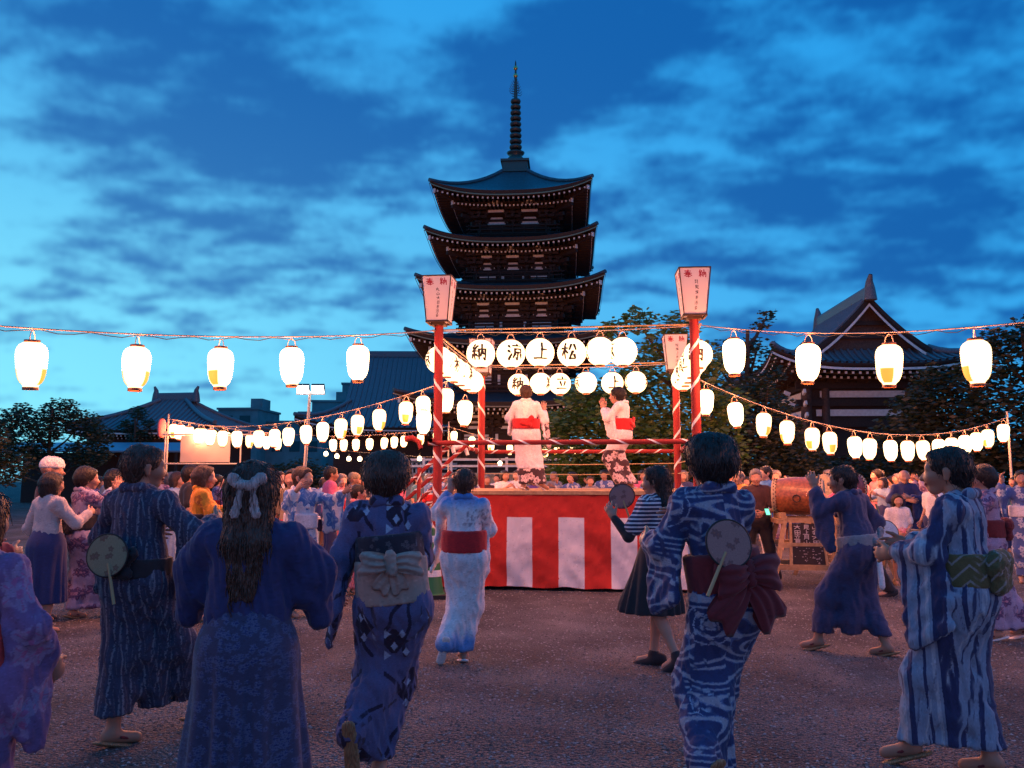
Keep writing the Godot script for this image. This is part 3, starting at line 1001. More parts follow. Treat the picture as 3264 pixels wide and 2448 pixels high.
func stage() -> void:
	var o := thing("festival_stage", "raised festival stage with red and white cloth sides and wrapped posts and rails", "stage", STAGE_AT, deg_to_rad(STAGE_TURN))
	var h := 1.775
	# striped cloth on the four sides
	var im := Image.create(512, 128, false, Image.FORMAT_RGB8)
	im.fill(lin(0.54, 0.024, 0.013))
	for k in 5:
		im.fill_rect(Rect2i(int((0.08 + 0.197 * k) * 512), 31, 50, 97), lin(0.72, 0.69, 0.7))
	for k in 1600:
		var c := im.get_pixel(rng.randi() % 512, rng.randi() % 128)
		var x := rng.randi() % 510
		var y := rng.randi() % 128
		var was := im.get_pixel(x, y)
		im.fill_rect(Rect2i(x, y, 2, 1), was * rng.randf_range(0.86, 1.1))
	var cm := mat(Color.WHITE, 0.85)
	cm.albedo_texture = ImageTexture.create_from_image(im)
	cm.rim_enabled = true
	cm.rim = 0.2
	for side in 4:
		var q := Basis(Vector3.UP, side * PI / 2)
		var a := Acc.new()
		var rows := []
		for j in 19:
			var v := j / 18.0
			var row := []
			for k in 81:
				var u := k / 80.0
				var n := wob.get_noise_3d(u * 9.0 + side * 7.0 - v * 1.8, v * 2.4, 0.5)
				var m := wob.get_noise_3d(u * 22.0 - v * 9.0, v * 7.0, 3.5 + side)
				var z := h + 0.03 + v * (n * 0.08 + 0.04) + m * 0.024
				var y := lerpf(DECK - 0.05, 0.05 + 0.03 * wob.get_noise_2d(u * 6.0, 9.0 + side), v)
				row.append(q * Vector3((u * 2.0 - 1.0) * (h + 0.02), y, z))
			rows.append(row)
		sheet(a, rows)
		put(a, "striped_cloth", cm, o)
	# deck planks
	for k in 12:
		var a := Acc.new()
		var w := 3.66 / 12.0
		box(a, Vector3(0, DECK - 0.02 + 0.002 * (k % 3), -1.83 + w * (k + 0.5)), Vector3(3.66, 0.05, w - 0.008))
		put(a, "deck_plank", M.plank, o)
	for sx in [-1.0, 1.0]:
		for z in [-1.0, 1.0]:
			var a := Acc.new()
			beam(a, Vector3(sx * 1.7, 0, z * 1.7), Vector3(sx * 1.7, DECK - 0.05, z * 1.7), 0.12, 0.12)
			put(a, "leg", M.wood_old, o)
	# posts and rails
	for sx in [-1.0, 1.0]:
		for z in [-1.0, 1.0]:
			wrapped(o, "post", Vector3(sx * h, 0.02, z * (h + 0.09)), Vector3(sx * h, 3.66, z * (h + 0.09)), 0.062, 0.5, sx)
	var ry := 2.0
	var e := h + 0.09
	wrapped(o, "rail", Vector3(-h - 0.12, ry, e + 0.07), Vector3(h + 0.12, ry, e + 0.07), 0.034, 0.44, 1.0)
	wrapped(o, "rail", Vector3(-h - 0.12, ry, -e - 0.07), Vector3(h + 0.12, ry, -e - 0.07), 0.034, 0.33, -1.0)
	wrapped(o, "rail", Vector3(h + 0.07, ry + 0.03, -e - 0.1), Vector3(h + 0.07, ry + 0.03, e + 0.1), 0.034, 0.44)
	wrapped(o, "rail", Vector3(-h - 0.07, ry + 0.03, 0.6), Vector3(-h - 0.07, ry + 0.03, e + 0.16), 0.034, 0.44)
	wrapped(o, "rail", Vector3(-h - 0.07, ry + 0.03, -e - 0.1), Vector3(-h - 0.07, ry + 0.03, -0.7), 0.034, 0.44)
	# thin lines between the posts, low on the back and sides
	for y in [1.6, 1.78]:
		var a := Acc.new()
		tube(a, [Vector3(-h, y, -e), Vector3(0, y - 0.02, -e), Vector3(h, y, -e)], 0.009, 0.009, 6)
		tube(a, [Vector3(h, y, -e), Vector3(h, y, e)], 0.009, 0.009, 6)
		put(a, "cord", M.bamboo, o)
	# canes along the tops
	for s in 4:
		var q := Basis(Vector3.UP, s * PI / 2)
		var a := Acc.new()
		tube(a, [q * Vector3(-h - 0.1, 3.6, e), q * Vector3(h + 0.1, 3.6, e)], 0.012, 0.012, 7)
		put(a, "cane", M.bamboo, o)
	# knots of cloth where the rails end
	for p in [Vector3(-h - 0.3, ry + 0.02, e + 0.1), Vector3(-h - 0.1, ry, 0.62), Vector3(-h - 0.12, ry, -0.66), Vector3(h + 0.16, ry - 0.02, e - 0.1)]:
		var a := Acc.new()
		tube(a, [p + Vector3(-0.14, 0.03, 0), p + Vector3(-0.04, 0.05, 0.01), p + Vector3(0.05, 0.0, 0), p + Vector3(0.09, -0.1, 0.02)], 0.045, 0.03, 8)
		put(a, "cloth_knot", M.white_cloth if p.z < 1.0 else M.red, o)
	# stairs up the left side with wrapped hand rails
	var st := thing("stage_stairs", "wooden stairs with red and white wrapped hand rails on the left of the stage", "stairs", STAGE_AT, deg_to_rad(STAGE_TURN))
	var foot := Vector3(-3.15, 0, 0)
	for z in [-0.5, 0.5]:
		var a := Acc.new()
		beam(a, Vector3(-3.15, 0.08, z), Vector3(-1.86, DECK - 0.1, z), 0.06, 0.2)
		put(a, "stringer", M.plank, st)
		wrapped(st, "hand_rail", Vector3(-3.1, 0.92, z * 1.1), Vector3(-1.8, 2.08, z * 1.1), 0.032, 0.3)
		wrapped(st, "hand_rail", Vector3(-3.1, 0.5, z * 1.1), Vector3(-1.85, 1.62, z * 1.1), 0.026, 0.3)
		wrapped(st, "rail_post", Vector3(-3.05, 0.02, z * 1.1), Vector3(-3.05, 1.02, z * 1.1), 0.035, 0.36)
		wrapped(st, "rail_post", Vector3(-2.35, 0.6, z * 1.16), Vector3(-2.35, 1.68, z * 1.16), 0.03, 0.36)
	for k in 6:
		var a := Acc.new()
		var t := (k + 0.5) / 6.0
		box(a, Vector3(lerpf(-3.12, -1.95, t), lerpf(0.16, DECK - 0.14, t), 0), Vector3(0.24, 0.04, 0.96))
		put(a, "tread", M.plank, st)
	# box lamps of paper on the four posts
	var spec := [["front left", -h, e, 3.68, "丸山大田自治会", 0.0], ["front right", h, e, 3.68, "月見坂自治会", 0.06], ["rear left", -h, -e, 3.42, "大山自治会", 0.0], ["rear right", h, -e, 3.42, "松坂上自治会", 0.03]]
	for s in spec:
		var b := Basis(Vector3.UP, deg_to_rad(STAGE_TURN))
		paper_box(s[0], STAGE_AT + b * Vector3(s[1], s[3], s[2]), deg_to_rad(STAGE_TURN) + s[5], s[4])

func paper_box(which: String, at: Vector3, turn: float, words: String) -> void:
	var o := thing("paper_box_lantern", "flared white paper box with red and black writing on the %s stage post" % which, "paper lantern", at, turn, "paper boxes on the stage posts")
	var im := Image.create(128, 192, false, Image.FORMAT_RGB8)
	im.fill(lin(0.74, 0.7, 0.66))
	glyph(im, "奉", Vector2(20, 12), Vector2(28, 28), 2.4, lin(0.35, 0.02, 0.03))
	glyph(im, "納", Vector2(78, 12), Vector2(28, 28), 2.2, lin(0.35, 0.02, 0.03))
	var n := words.length()
	for k in n:
		glyph(im, words[k], Vector2(57, 52 + k * 128.0 / n), Vector2(14, 14), 1.2, lin(0.03, 0.02, 0.025))
	var m := mat(Color.WHITE, 0.7)
	m.albedo_texture = ImageTexture.create_from_image(im)
	m.backlight_enabled = true
	m.backlight = lin(0.5, 0.42, 0.36)
	for s in 4:
		var q := Basis(Vector3.UP, s * PI / 2)
		var a := Acc.new()
		var t := 0.21
		var u := 0.15
		sheet(a, [[q * Vector3(-t, 0.66, t), q * Vector3(t, 0.66, t)], [q * Vector3(-u, 0.03, u), q * Vector3(u, 0.03, u)]])
		put(a, "paper_side", m, o)
		for e in [[Vector3(-t, 0.665, t), Vector3(t, 0.665, t), 0.016], [Vector3(-u, 0.025, u), Vector3(u, 0.025, u), 0.026], [Vector3(t, 0.66, t), Vector3(u, 0.03, u), 0.014]]:
			var fr := Acc.new()
			beam(fr, q * e[0], q * e[1], e[2], e[2])
			put(fr, "frame_bar", M.wood_dark, o)
	var bb := Acc.new()
	box(bb, Vector3.ZERO, Vector3(0.2, 0.04, 0.2))
	put(bb, "base_block", M.wood_dark, o)
	bb = Acc.new()
	tube(bb, [Vector3(0, -0.2, 0), Vector3(0, 0.02, 0)], 0.05, 0.06, 10)
	put(bb, "peg", M.wood_dark, o)

# ---------------------------------------------------------------- paper lanterns: where they hang along each string
const STR_A := [0.173, 0.297, 0.416, 0.54, 0.674]
const STR_B := [0.118, 0.315, 0.502, 0.676]
const STR_C := [0.065, 0.111, 0.148, 0.209, 0.263, 0.307, 0.358, 0.408, 0.465, 0.513, 0.57, 0.657, 0.719, 0.776, 0.833, 0.881, 0.936, 0.968]
const STR_D := [0.062, 0.128, 0.193, 0.251, 0.316, 0.364, 0.436, 0.48, 0.546, 0.603, 0.657, 0.713, 0.762, 0.815, 0.862, 0.909, 0.977]
const STR_E := [0.037, 0.061, 0.101, 0.129, 0.171, 0.243, 0.298, 0.334, 0.528, 0.567, 0.613, 0.666, 0.724, 0.765, 0.805, 0.876, 0.945]
const STR_G := [0.024, 0.105, 0.192, 0.279, 0.449, 0.506, 0.584, 0.659, 0.745]

var long_lamp: Node3D
var long_lamps := []
var round_lamps := []
const LAMP := Color(1.0, 0.56, 0.37)
const LONG_GLOW := 2.6
const ROUND_GLOW := 0.65

func paper(im: Image, glow: float) -> StandardMaterial3D:
	var m := mat(lin(0.7, 0.66, 0.6), 0.7)
	m.emission_enabled = true
	m.emission = Color.WHITE
	m.emission_operator = BaseMaterial3D.EMISSION_OP_MULTIPLY
	m.emission_texture = ImageTexture.create_from_image(im)
	m.albedo_color = Color(0.82, 0.82, 0.82)
	m.albedo_texture = m.emission_texture
	m.emission_energy_multiplier = glow
	return m

func lamp_light(o: Node3D, y: float, e: float) -> void:
	var l := OmniLight3D.new()
	l.name = "glow"
	l.light_color = LAMP
	l.light_energy = e
	l.light_size = 0.12
	l.omni_range = 40.0
	l.omni_attenuation = 2.0
	l.shadow_enabled = true
	l.position.y = y
	o.add_child(l, true)

func hanger(a: Acc, y: float, r: float, up: float) -> void:
	var pts := []
	for k in 9:
		var t := PI * k / 8.0
		pts.append(Vector3(cos(t) * r, y + sin(t) * up, 0))
	tube(a, pts, 0.005, 0.005, 5)

func build_lamps() -> void:
	# long ones: a dyed panel low on one side
	var im := Image.create(128, 64, false, Image.FORMAT_RGB8)
	im.fill(Color(1.0, 0.86, 0.62))
	im.fill_rect(Rect2i(26, 38, 22, 22), Color(0.66, 0.47, 0.18))
	im.fill_rect(Rect2i(90, 38, 22, 22), Color(0.66, 0.47, 0.18))
	var im2 := Image.create(64, 32, false, Image.FORMAT_RGB8)
	im2.fill(Color(1.0, 0.87, 0.64))
	var a := Acc.new()
	var prof := []
	for k in 37:
		var v := k / 36.0
		var y := -0.2275 + 0.455 * v
		var e := absf(v - 0.52) * 2.0
		var r := 0.135 * pow(maxf(0.0, 1.0 - pow(e, 3.6)), 0.45) * (0.78 + 0.26 * v) + 0.018
		r = maxf(r, 0.068) + (0.0022 if k % 2 == 0 else -0.0022)
		prof.append(Vector2(r, y))
	lathe(a, prof, 22)
	var hg := Acc.new()
	hanger(hg, 0.25, 0.05, 0.1)
	for kind in [[im2, 5.0, 1.15], [im, 2.8, 0.9], [im2, 3.4, 1.0]]:
		var o := Node3D.new()
		o.name = "long_lantern"
		put(a, "paper", paper(kind[0], kind[1]), o)
		for s in [-1.0, 1.0]:
			var c := Acc.new()
			lathe(c, [Vector2(0.066, s * 0.222), Vector2(0.074, s * 0.224), Vector2(0.074, s * 0.254), Vector2(0.064, s * 0.254), Vector2(0.064, s * 0.222)], 18)
			put(c, "rim", M.lamp_ring, o)
		put(hg, "wire_handle", M.pole, o)
		lamp_light(o, 0.0, LONG_GLOW * kind[2])
		long_lamps.append(o)
	long_lamp = long_lamps[0]
	# round ones with one bold character on either side, turned this way and that
	var hg2 := Acc.new()
	hanger(hg2, 0.205, 0.05, 0.08)
	for spec in [["納", 0.0], ["涼", 0.5], ["松", -0.15], ["上", 1.1], ["立", 0.3], ["納", 1.25], ["涼", -1.2], ["上", 0.2], ["松", 1.6]]:
		var ch: String = spec[0]
		var ir := Image.create(256, 128, false, Image.FORMAT_RGB8)
		ir.fill(Color(1.0, 0.87, 0.65))
		for k in 14: ir.fill_rect(Rect2i(0, k * 9 + 4, 256, 1), Color(0.93, 0.78, 0.55))
		for u in [64, 192]:
			glyph(ir, ch, Vector2(u - 21, 36), Vector2(42, 56), 3.6, Color(0.1, 0.04, 0.02))
		var r := Node3D.new()
		r.name = "round_lantern"
		var b := Acc.new()
		var pr := []
		for k in 29:
			var t := PI * (0.1 + 0.8 * k / 28.0)
			pr.append(Vector2(0.2 * sin(t) + (0.002 if k % 2 == 0 else -0.002), -0.2 * cos(t)))
		lathe(b, pr, 24)
		var tb := Basis(Vector3.UP, spec[1])
		for k in b.v.size():
			b.v[k] = tb * b.v[k]
			b.n[k] = tb * b.n[k]
		put(b, "paper", paper(ir, 3.0), r)
		for s in [-1.0, 1.0]:
			var c := Acc.new()
			lathe(c, [Vector2(0.06, s * 0.185), Vector2(0.068, s * 0.187), Vector2(0.068, s * 0.208), Vector2(0.06, s * 0.208)], 16)
			put(c, "rim", M.lamp_ring, r)
		put(hg2, "wire_handle", M.pole, r)
		lamp_light(r, 0.0, ROUND_GLOW)
		round_lamps.append(r)

func hang(proto: Node3D, at: Vector3, label: String, group: String, swing := 99.0) -> void:
	var o: Node3D = proto.duplicate()
	o.name = numbered(String(proto.name))
	add_child(o)
	o.position = at
	o.rotation = Vector3(rng.randf_range(-0.02, 0.02), rng.randf() * TAU if swing > 50.0 else swing, rng.randf_range(-0.085, 0.085) * (1.0 if swing > 50.0 else 0.3))
	tag(o, label, "lantern", group)

const ORD := ["first", "second", "third", "fourth", "fifth", "sixth", "seventh", "eighth", "ninth", "tenth", "eleventh", "twelfth", "thirteenth", "fourteenth", "fifteenth", "sixteenth", "seventeenth", "eighteenth"]

func cable(label: String, p: Vector3, q: Vector3, sag: float, r := 0.008) -> void:
	var pts := []
	for k in 25:
		var t := k / 24.0
		pts.append(p.lerp(q, t) - Vector3(0, sag * 4.0 * t * (1.0 - t), 0))
	var a := Acc.new()
	tube(a, pts, r, r, 6)
	var pts2 := []
	for k in 49:
		var t := k / 48.0
		pts2.append(p.lerp(q, t) - Vector3(0, sag * 4.0 * t * (1.0 - t) + 0.025 + 0.02 * sin(k * 1.9), 0.015))
	var o := Node3D.new()
	o.name = numbered("lantern_cable")
	add_child(o)
	put(a, "rope", M.cord, o)
	var b := Acc.new()
	tube(b, pts2, r * 0.6, r * 0.6, 5)
	put(b, "wire", M.black, o)
	tag(o, label, "cable", "cables of the lantern strings")

func string_of(name_: String, p: Vector3, q: Vector3, sag: float, ts: Array, from: String) -> void:
	cable("rope and wire carrying the lanterns of " + name_, p, q, sag)
	for k in ts.size():
		var t: float = ts[k]
		var at := p.lerp(q, t) - Vector3(0, sag * 4.0 * t * (1.0 - t), 0)
		hang(long_lamps[[0, 2, 1, 0, 2, 0, 1][(k * 3 + k / 4) % 7]], at - Vector3(0, 0.375, 0), "long white lantern, %s from the %s on %s" % [ORD[k], from, name_], "long lanterns on " + name_)

func lantern_pole(label: String, at: Vector3, h: float) -> void:
	var o := thing("lantern_pole", label, "pole", at, 0.0, "thin poles that carry the lantern strings")
	var a := Acc.new()
	tube(a, [Vector3.ZERO, Vector3(0, h, 0)], 0.04, 0.028, 10)
	put(a, "shaft", M.pole, o)
	var b := Acc.new()
	lathe(b, [Vector2(0.0, 0.1), Vector2(0.3, 0.1), Vector2(0.34, 0.0)], 14)
	put(b, "foot", M.concrete, o)
	var c := Acc.new()
	tube(c, [Vector3(0, h - 0.05, 0), Vector3(0.05, h + 0.02, 0), Vector3(0.1, h - 0.03, 0)], 0.012, 0.012, 6)
	put(c, "hook", M.black, o)

func lantern_strings() -> void:
	build_lamps()
	var b := Basis(Vector3.UP, deg_to_rad(STAGE_TURN))
	var h := 1.775
	var e := 1.865
	var fl := STAGE_AT + b * Vector3(-h, 3.6, e)
	var fr := STAGE_AT + b * Vector3(h, 3.6, e)
	var rl := STAGE_AT + b * Vector3(-h, 3.55, -e)
	var rr := STAGE_AT + b * Vector3(h, 3.5, -e)
	string_of("the upper left string", fl, Vector3(-6.7, 3.0, -6.65), 0.2, STR_A, "stage")
	string_of("the upper right string", fr, Vector3(5.99, 3.1, -7.3), 0.2, STR_B, "stage")
	var pl := Vector3(-11.7, 3.55, -28.0)
	var bp := Vector3(-2.77, 3.8, -36.0)
	var rp := Vector3(13.26, 3.15, -22.0)
	var g2 := Vector3(6.8, 4.2, -40.0)
	string_of("the string to the far left pole", rl, pl, 0.6, STR_C, "stage")
	string_of("the string to the right pole", rr, rp, 0.8, STR_D, "stage")
	string_of("the far string left of the back pole", pl, bp, 0.5, STR_E, "left")
	string_of("the far string right of the back pole", bp, g2, 0.9, STR_G, "left")
	var nl := Vector3(-6.7, 3.0, -6.65)
	var nr := Vector3(5.99, 3.1, -7.3)
	var bl := Vector3(-10.0, 3.4, 6.5)
	var brr := Vector3(10.0, 3.4, 6.5)
	string_of("the string at the left beyond the frame", nl, bl, 0.4, [0.15, 0.6], "front")
	string_of("the string at the right beyond the frame", nr, brr, 0.4, [0.15, 0.6], "front")
	string_of("the string behind the photographer", bl, brr, 0.4, [0.2, 0.5, 0.8], "left")
	lantern_pole("lantern pole behind the photographer at the left", Vector3(-10.0, 0, 6.5), 3.5)
	lantern_pole("lantern pole behind the photographer at the right", Vector3(10.0, 0, 6.5), 3.5)
	lantern_pole("lantern pole out of frame at the left end of the upper left string", Vector3(-6.7, 0, -6.65), 3.1)
	lantern_pole("lantern pole out of frame at the right end of the upper right string", Vector3(5.99, 0, -7.3), 3.2)
	lantern_pole("thin pole at the far left beside the white notice board", Vector3(-11.7, 0, -28.0), 3.7)
	lantern_pole("thin pole far behind the left side of the stage", Vector3(-2.77, 0, -36.0), 4.0)
	lantern_pole("thin pale pole at the right where the lanterns end", Vector3(13.26, 0, -22.0), 3.3)
	lantern_pole("thin pole far behind the right side of the stage", Vector3(6.8, 0, -40.0), 4.3)
	# round lanterns round the stage
	var names := ["front", "right side", "back", "left side"]
	var word := [[0, 1, 7, 2, 8, 6], [5, 4, 1, 0, 3, 5], [8, 7, 6, 4, 5, 0], [1, 3, 0, 4, 2, 1]]
	for s in 4:
		var q := b * Basis(Vector3.UP, s * PI / 2)
		var n := 6
		var p0 := STAGE_AT + q * Vector3(-h, 3.58, e)
		var p1 := STAGE_AT + q * Vector3(h, 3.58, e)
		cable("rope and wire carrying the round lanterns at the %s of the stage" % names[s], p0, p1, 0.04)
		for k in n:
			var t: float = [0.17, 0.29, 0.405, 0.53, 0.64, 0.727][k] if s == 0 else [0.2, 0.32, 0.455, 0.59, 0.69, 0.805][k] if s == 2 else 0.1 + 0.8 * k / (n - 1.0)
			var at := p0.lerp(p1, t) - Vector3(0, 0.33 + 0.01 * (k % 2), 0)
			hang(round_lamps[word[s][k]], at, "round lantern, %s on the rope at the %s of the stage" % [ORD[k] + (" from the left" if s == 0 else " from the right" if s == 2 else " from the front" if s == 1 else " from the back"), names[s]], "round lanterns at the %s of the stage" % names[s], deg_to_rad(STAGE_TURN) + s * PI / 2)
	# loose long lanterns beside the left posts
	hang(long_lamp, Vector3(-0.88, 2.72, -15.3), "long lantern hanging low against the rear left stage post", "")
	hang(long_lamp, Vector3(-1.75, 2.62, -16.3), "pale yellow long lantern left of the front left stage post", "")
	# bare bulbs beyond
	cable("thin wire carrying the bare bulbs beyond the court", Vector3(-9.4, 3.0, -38.0), Vector3(5.0, 2.6, -38.0), 0.35, 0.006)
	var bx := [-8.56, -8.05, -7.5, -7.0, -6.33, -4.95, -4.25, -3.53, -0.55, 2.15, 2.59, 3.3]
	var by := [2.66, 2.55, 2.43, 2.42, 2.42, 2.46, 2.44, 2.52, 2.22, 2.1, 2.18, 2.2]
	for k in bx.size():
		var o := thing("bare_bulb", "bare glowing bulb, %s from the left on the wire beyond the court" % ORD[k], "light bulb", Vector3(bx[k], by[k], -38.0), 0.0, "bare bulbs beyond the court")
		var a := Acc.new()
		lathe(a, [Vector2(0.0, -0.11), Vector2(0.06, -0.1), Vector2(0.1, -0.05), Vector2(0.11, 0.0), Vector2(0.09, 0.06), Vector2(0.045, 0.11), Vector2(0.0, 0.12)], 14)
		put(a, "bulb_glass", M.bulb, o)
		var c := Acc.new()
		tube(c, [Vector3(0, 0.1, 0), Vector3(0, 0.24, 0)], 0.03, 0.025, 8)
		put(c, "socket", M.black, o)
		var l := OmniLight3D.new()
		l.name = "glow"
		l.light_color = Color(1.0, 0.8, 0.5)
		l.light_energy = 0.9
		l.light_size = 0.09
		l.omni_range = 40.0
		l.omni_attenuation = 2.0
		l.shadow_enabled = true
		o.add_child(l)

# ---------------------------------------------------------------- fittings of the court
func fittings() -> void:
	var o := thing("floodlight_mast", "tall steel mast with two blazing white floodlights left of the great hall", "floodlight", Vector3(-7.6, 0, -30.0))
	var a := Acc.new()
	tube(a, [Vector3.ZERO, Vector3(0.12, 2.5, 0), Vector3(0.2, 4.7, 0)], 0.07, 0.05, 10)
	put(a, "mast", M.pole, o)
	a = Acc.new()
	beam(a, Vector3(-0.3, 4.6, 0), Vector3(0.75, 4.6, 0), 0.05, 0.05)
	put(a, "cross_arm", M.pole, o)
	for x in [-0.05, 0.5]:
		var hd := Acc.new()
		var bs := Basis(Vector3.RIGHT, 0.5)
		box(hd, Vector3(x, 4.78, 0.0), Vector3(0.46, 0.36, 0.14), bs)
		var head := put(hd, "lamp_housing", M.black, o)
		var f := Acc.new()
		box(f, Vector3(x, 4.78, 0) + bs * Vector3(0, 0, 0.085), Vector3(0.42, 0.32, 0.02), bs)
		put(f, "lamp_glass", M.flood, head)
		var l := SpotLight3D.new()
		l.name = "beam"
		l.position = Vector3(x, 4.78, 0) + bs * Vector3(0, 0, 0.12)
		l.basis = Basis(Vector3.UP, PI + 0.25) * Basis(Vector3.RIGHT, -0.5)
		l.light_color = Color(0.92, 1.0, 0.97)
		l.light_energy = 14.0
		l.spot_angle = 60.0
		l.spot_angle_attenuation = 0.6
		l.spot_range = 60.0
		l.light_size = 0.12
		l.shadow_enabled = true
		o.add_child(l, true)
	# notice board on a frame by the far left pole
	var n := thing("notice_board", "large blank white notice sheet hung on a pole frame at the left", "notice board", Vector3(-9.66, 0, -26.0))
	var s := Acc.new()
	var rows := []
	for j in 5:
		var row := []
		for k in 9:
			row.append(Vector3(-0.78 + 1.56 * k / 8.0, 2.86 - 0.83 * j / 4.0, 0.03 * wob.get_noise_2d(k * 0.7, j * 0.9)))
		rows.append(row)
	sheet(s, rows)
	put(s, "sheet", M.grey_sheet, n)
	for x in [-1.3, 1.1]:
		var p := Acc.new()
		tube(p, [Vector3(x, 0, -0.05), Vector3(x, 3.0, -0.05)], 0.025, 0.025, 8)
		put(p, "pole", M.pole, n)
	for y in [1.98, 2.9]:
		var p := Acc.new()
		tube(p, [Vector3(-1.4, y, -0.05), Vector3(1.9, y, -0.05)], 0.025, 0.025, 8)
		put(p, "cross_pole", M.pole, n)
	var pk := thing("pink_lantern", "unlit pink paper lantern hanging beside the far left pole", "lantern", Vector3(-11.75, 3.2, -27.6))
	var pa := Acc.new()
	lathe(pa, [Vector2(0.06, -0.3), Vector2(0.11, -0.27), Vector2(0.135, -0.1), Vector2(0.14, 0.1), Vector2(0.11, 0.27), Vector2(0.06, 0.3)], 16)
	put(pa, "paper", mat(lin(0.6, 0.16, 0.16), 0.8), pk)
	for y in [-0.31, 0.31]:
		var r := Acc.new()
		lathe(r, [Vector2(0.06, y - 0.015), Vector2(0.07, y - 0.015), Vector2(0.07, y + 0.015), Vector2(0.06, y + 0.015)], 14)
		put(r, "rim", M.lamp_ring, pk)
	# traffic cone
	var c := thing("traffic_cone", "green traffic cone with white bands at the stage's left front corner", "traffic cone", Vector3(-1.04, 0, -10.75))
	var cb := Acc.new()
	box(cb, Vector3(0, 0.025, 0), Vector3(0.42, 0.05, 0.42))
	put(cb, "base", M.black, c)
	var cone := Acc.new()
	lathe(cone, [Vector2(0.19, 0.05), Vector2(0.165, 0.07), Vector2(0.05, 0.86), Vector2(0.035, 0.88), Vector2(0.0, 0.88)], 20)
	var body := put(cone, "body", M.green, c)
	for y in [0.27, 0.5, 0.7]:
		var w := Acc.new()
		var r0: float = lerpf(0.165, 0.05, (y - 0.07) / 0.79) + 0.004
		var r1: float = lerpf(0.165, 0.05, (y + 0.08 - 0.07) / 0.79) + 0.004
		lathe(w, [Vector2(r0, y), Vector2(r1, y + 0.08)], 20)
		put(w, "white_band", M.white_cloth, body)
	# white table and stools by the far crowd
	var tb := thing("folding_table", "small folding table with white cloth among the far people left of the stage", "table", Vector3(-4.0, 0, -17.5), 0.1)
	var ta := Acc.new()
	box(ta, Vector3(0, 0.7, 0), Vector3(1.2, 0.04, 0.6))
	put(ta, "top", M.white_cloth, tb)
	for x in [-0.55, 0.55]:
		for z in [-0.25, 0.25]:
			var l := Acc.new()
			tube(l, [Vector3(x, 0, z), Vector3(x, 0.69, z)], 0.015, 0.015, 7)
			put(l, "leg", M.pole, tb)

# ---------------------------------------------------------------- drums
func drum_stand(label: String, at: Vector3, turn: float, w: float, d: float, h: float, banner: bool) -> void:
	var o := thing("drum_stand", label, "drum stand", at, turn, "wooden drum stands")
	for z in [-1.0, 1.0]:
		for x in [-1.0, 1.0]:
			var a := Acc.new()
			beam(a, Vector3(x * w * 0.78, 0, z * d * 0.8), Vector3(x * w * 0.42, h, z * d * 0.42), 0.06, 0.06)
			put(a, "leg", M.plank, o)
		for y in [0.3, 0.6, 0.95]:
			var a := Acc.new()
			var t: float = y
			beam(a, Vector3(-w * (0.8 - 0.36 * t), h * t, z * d * (0.8 - 0.38 * t)), Vector3(w * (0.8 - 0.36 * t), h * t, z * d * (0.8 - 0.38 * t)), 0.05, 0.07)
			put(a, "cross_bar", M.plank, o)
		for x in [-0.2, 0.2]:
			var v := Acc.new()
			beam(v, Vector3(x * w * 1.9, h * 0.3, z * d * 0.69), Vector3(x * w * 1.6, h * 0.95, z * d * 0.44), 0.035, 0.035)
			put(v, "upright", M.plank, o)
	for x in [-1.0, 1.0]:
		for y in [0.3, 0.93]:
			var a := Acc.new()
			beam(a, Vector3(x * w * 0.56, h * y, -d * 0.62), Vector3(x * w * 0.56, h * y, d * 0.62), 0.05, 0.06)
			put(a, "side_bar", M.plank, o)
	for x in [-0.3, 0.3]:
		var a := Acc.new()
		beam(a, Vector3(x, h, -d * 0.5), Vector3(x, h, d * 0.5), 0.07, 0.1)
		put(a, "cradle", M.plank, o)
	if banner:
		var im := Image.create(96, 128, false, Image.FORMAT_RGB8)
		im.fill(lin(0.02, 0.012, 0.014))
		var keys := ["大", "見", "山", "田", "上", "会", "立", "月"]
		for k in 12:
			glyph(im, keys[k % 8], Vector2(8 + 30 * (k % 3), 5 + 16 * int(k / 3.0)), Vector2(20, 13), 1.4, lin(0.5, 0.45, 0.44))
		for k in 40:
			im.fill_rect(Rect2i(rng.randi() % 90, 70 + rng.randi() % 54, 2 + rng.randi() % 5, 2), lin(0.4, 0.34, 0.36))
		var m := mat(Color.WHITE, 0.8)
		m.albedo_texture = ImageTexture.create_from_image(im)
		var a := Acc.new()
		sheet(a, [[Vector3(-w * 0.3, h * 0.9, d * 0.5), Vector3(w * 0.3, h * 0.9, d * 0.5)], [Vector3(-w * 0.34, h * 0.34, d * 0.71), Vector3(w * 0.34, h * 0.34, d * 0.71)]])
		put(a, "banner", m, o)

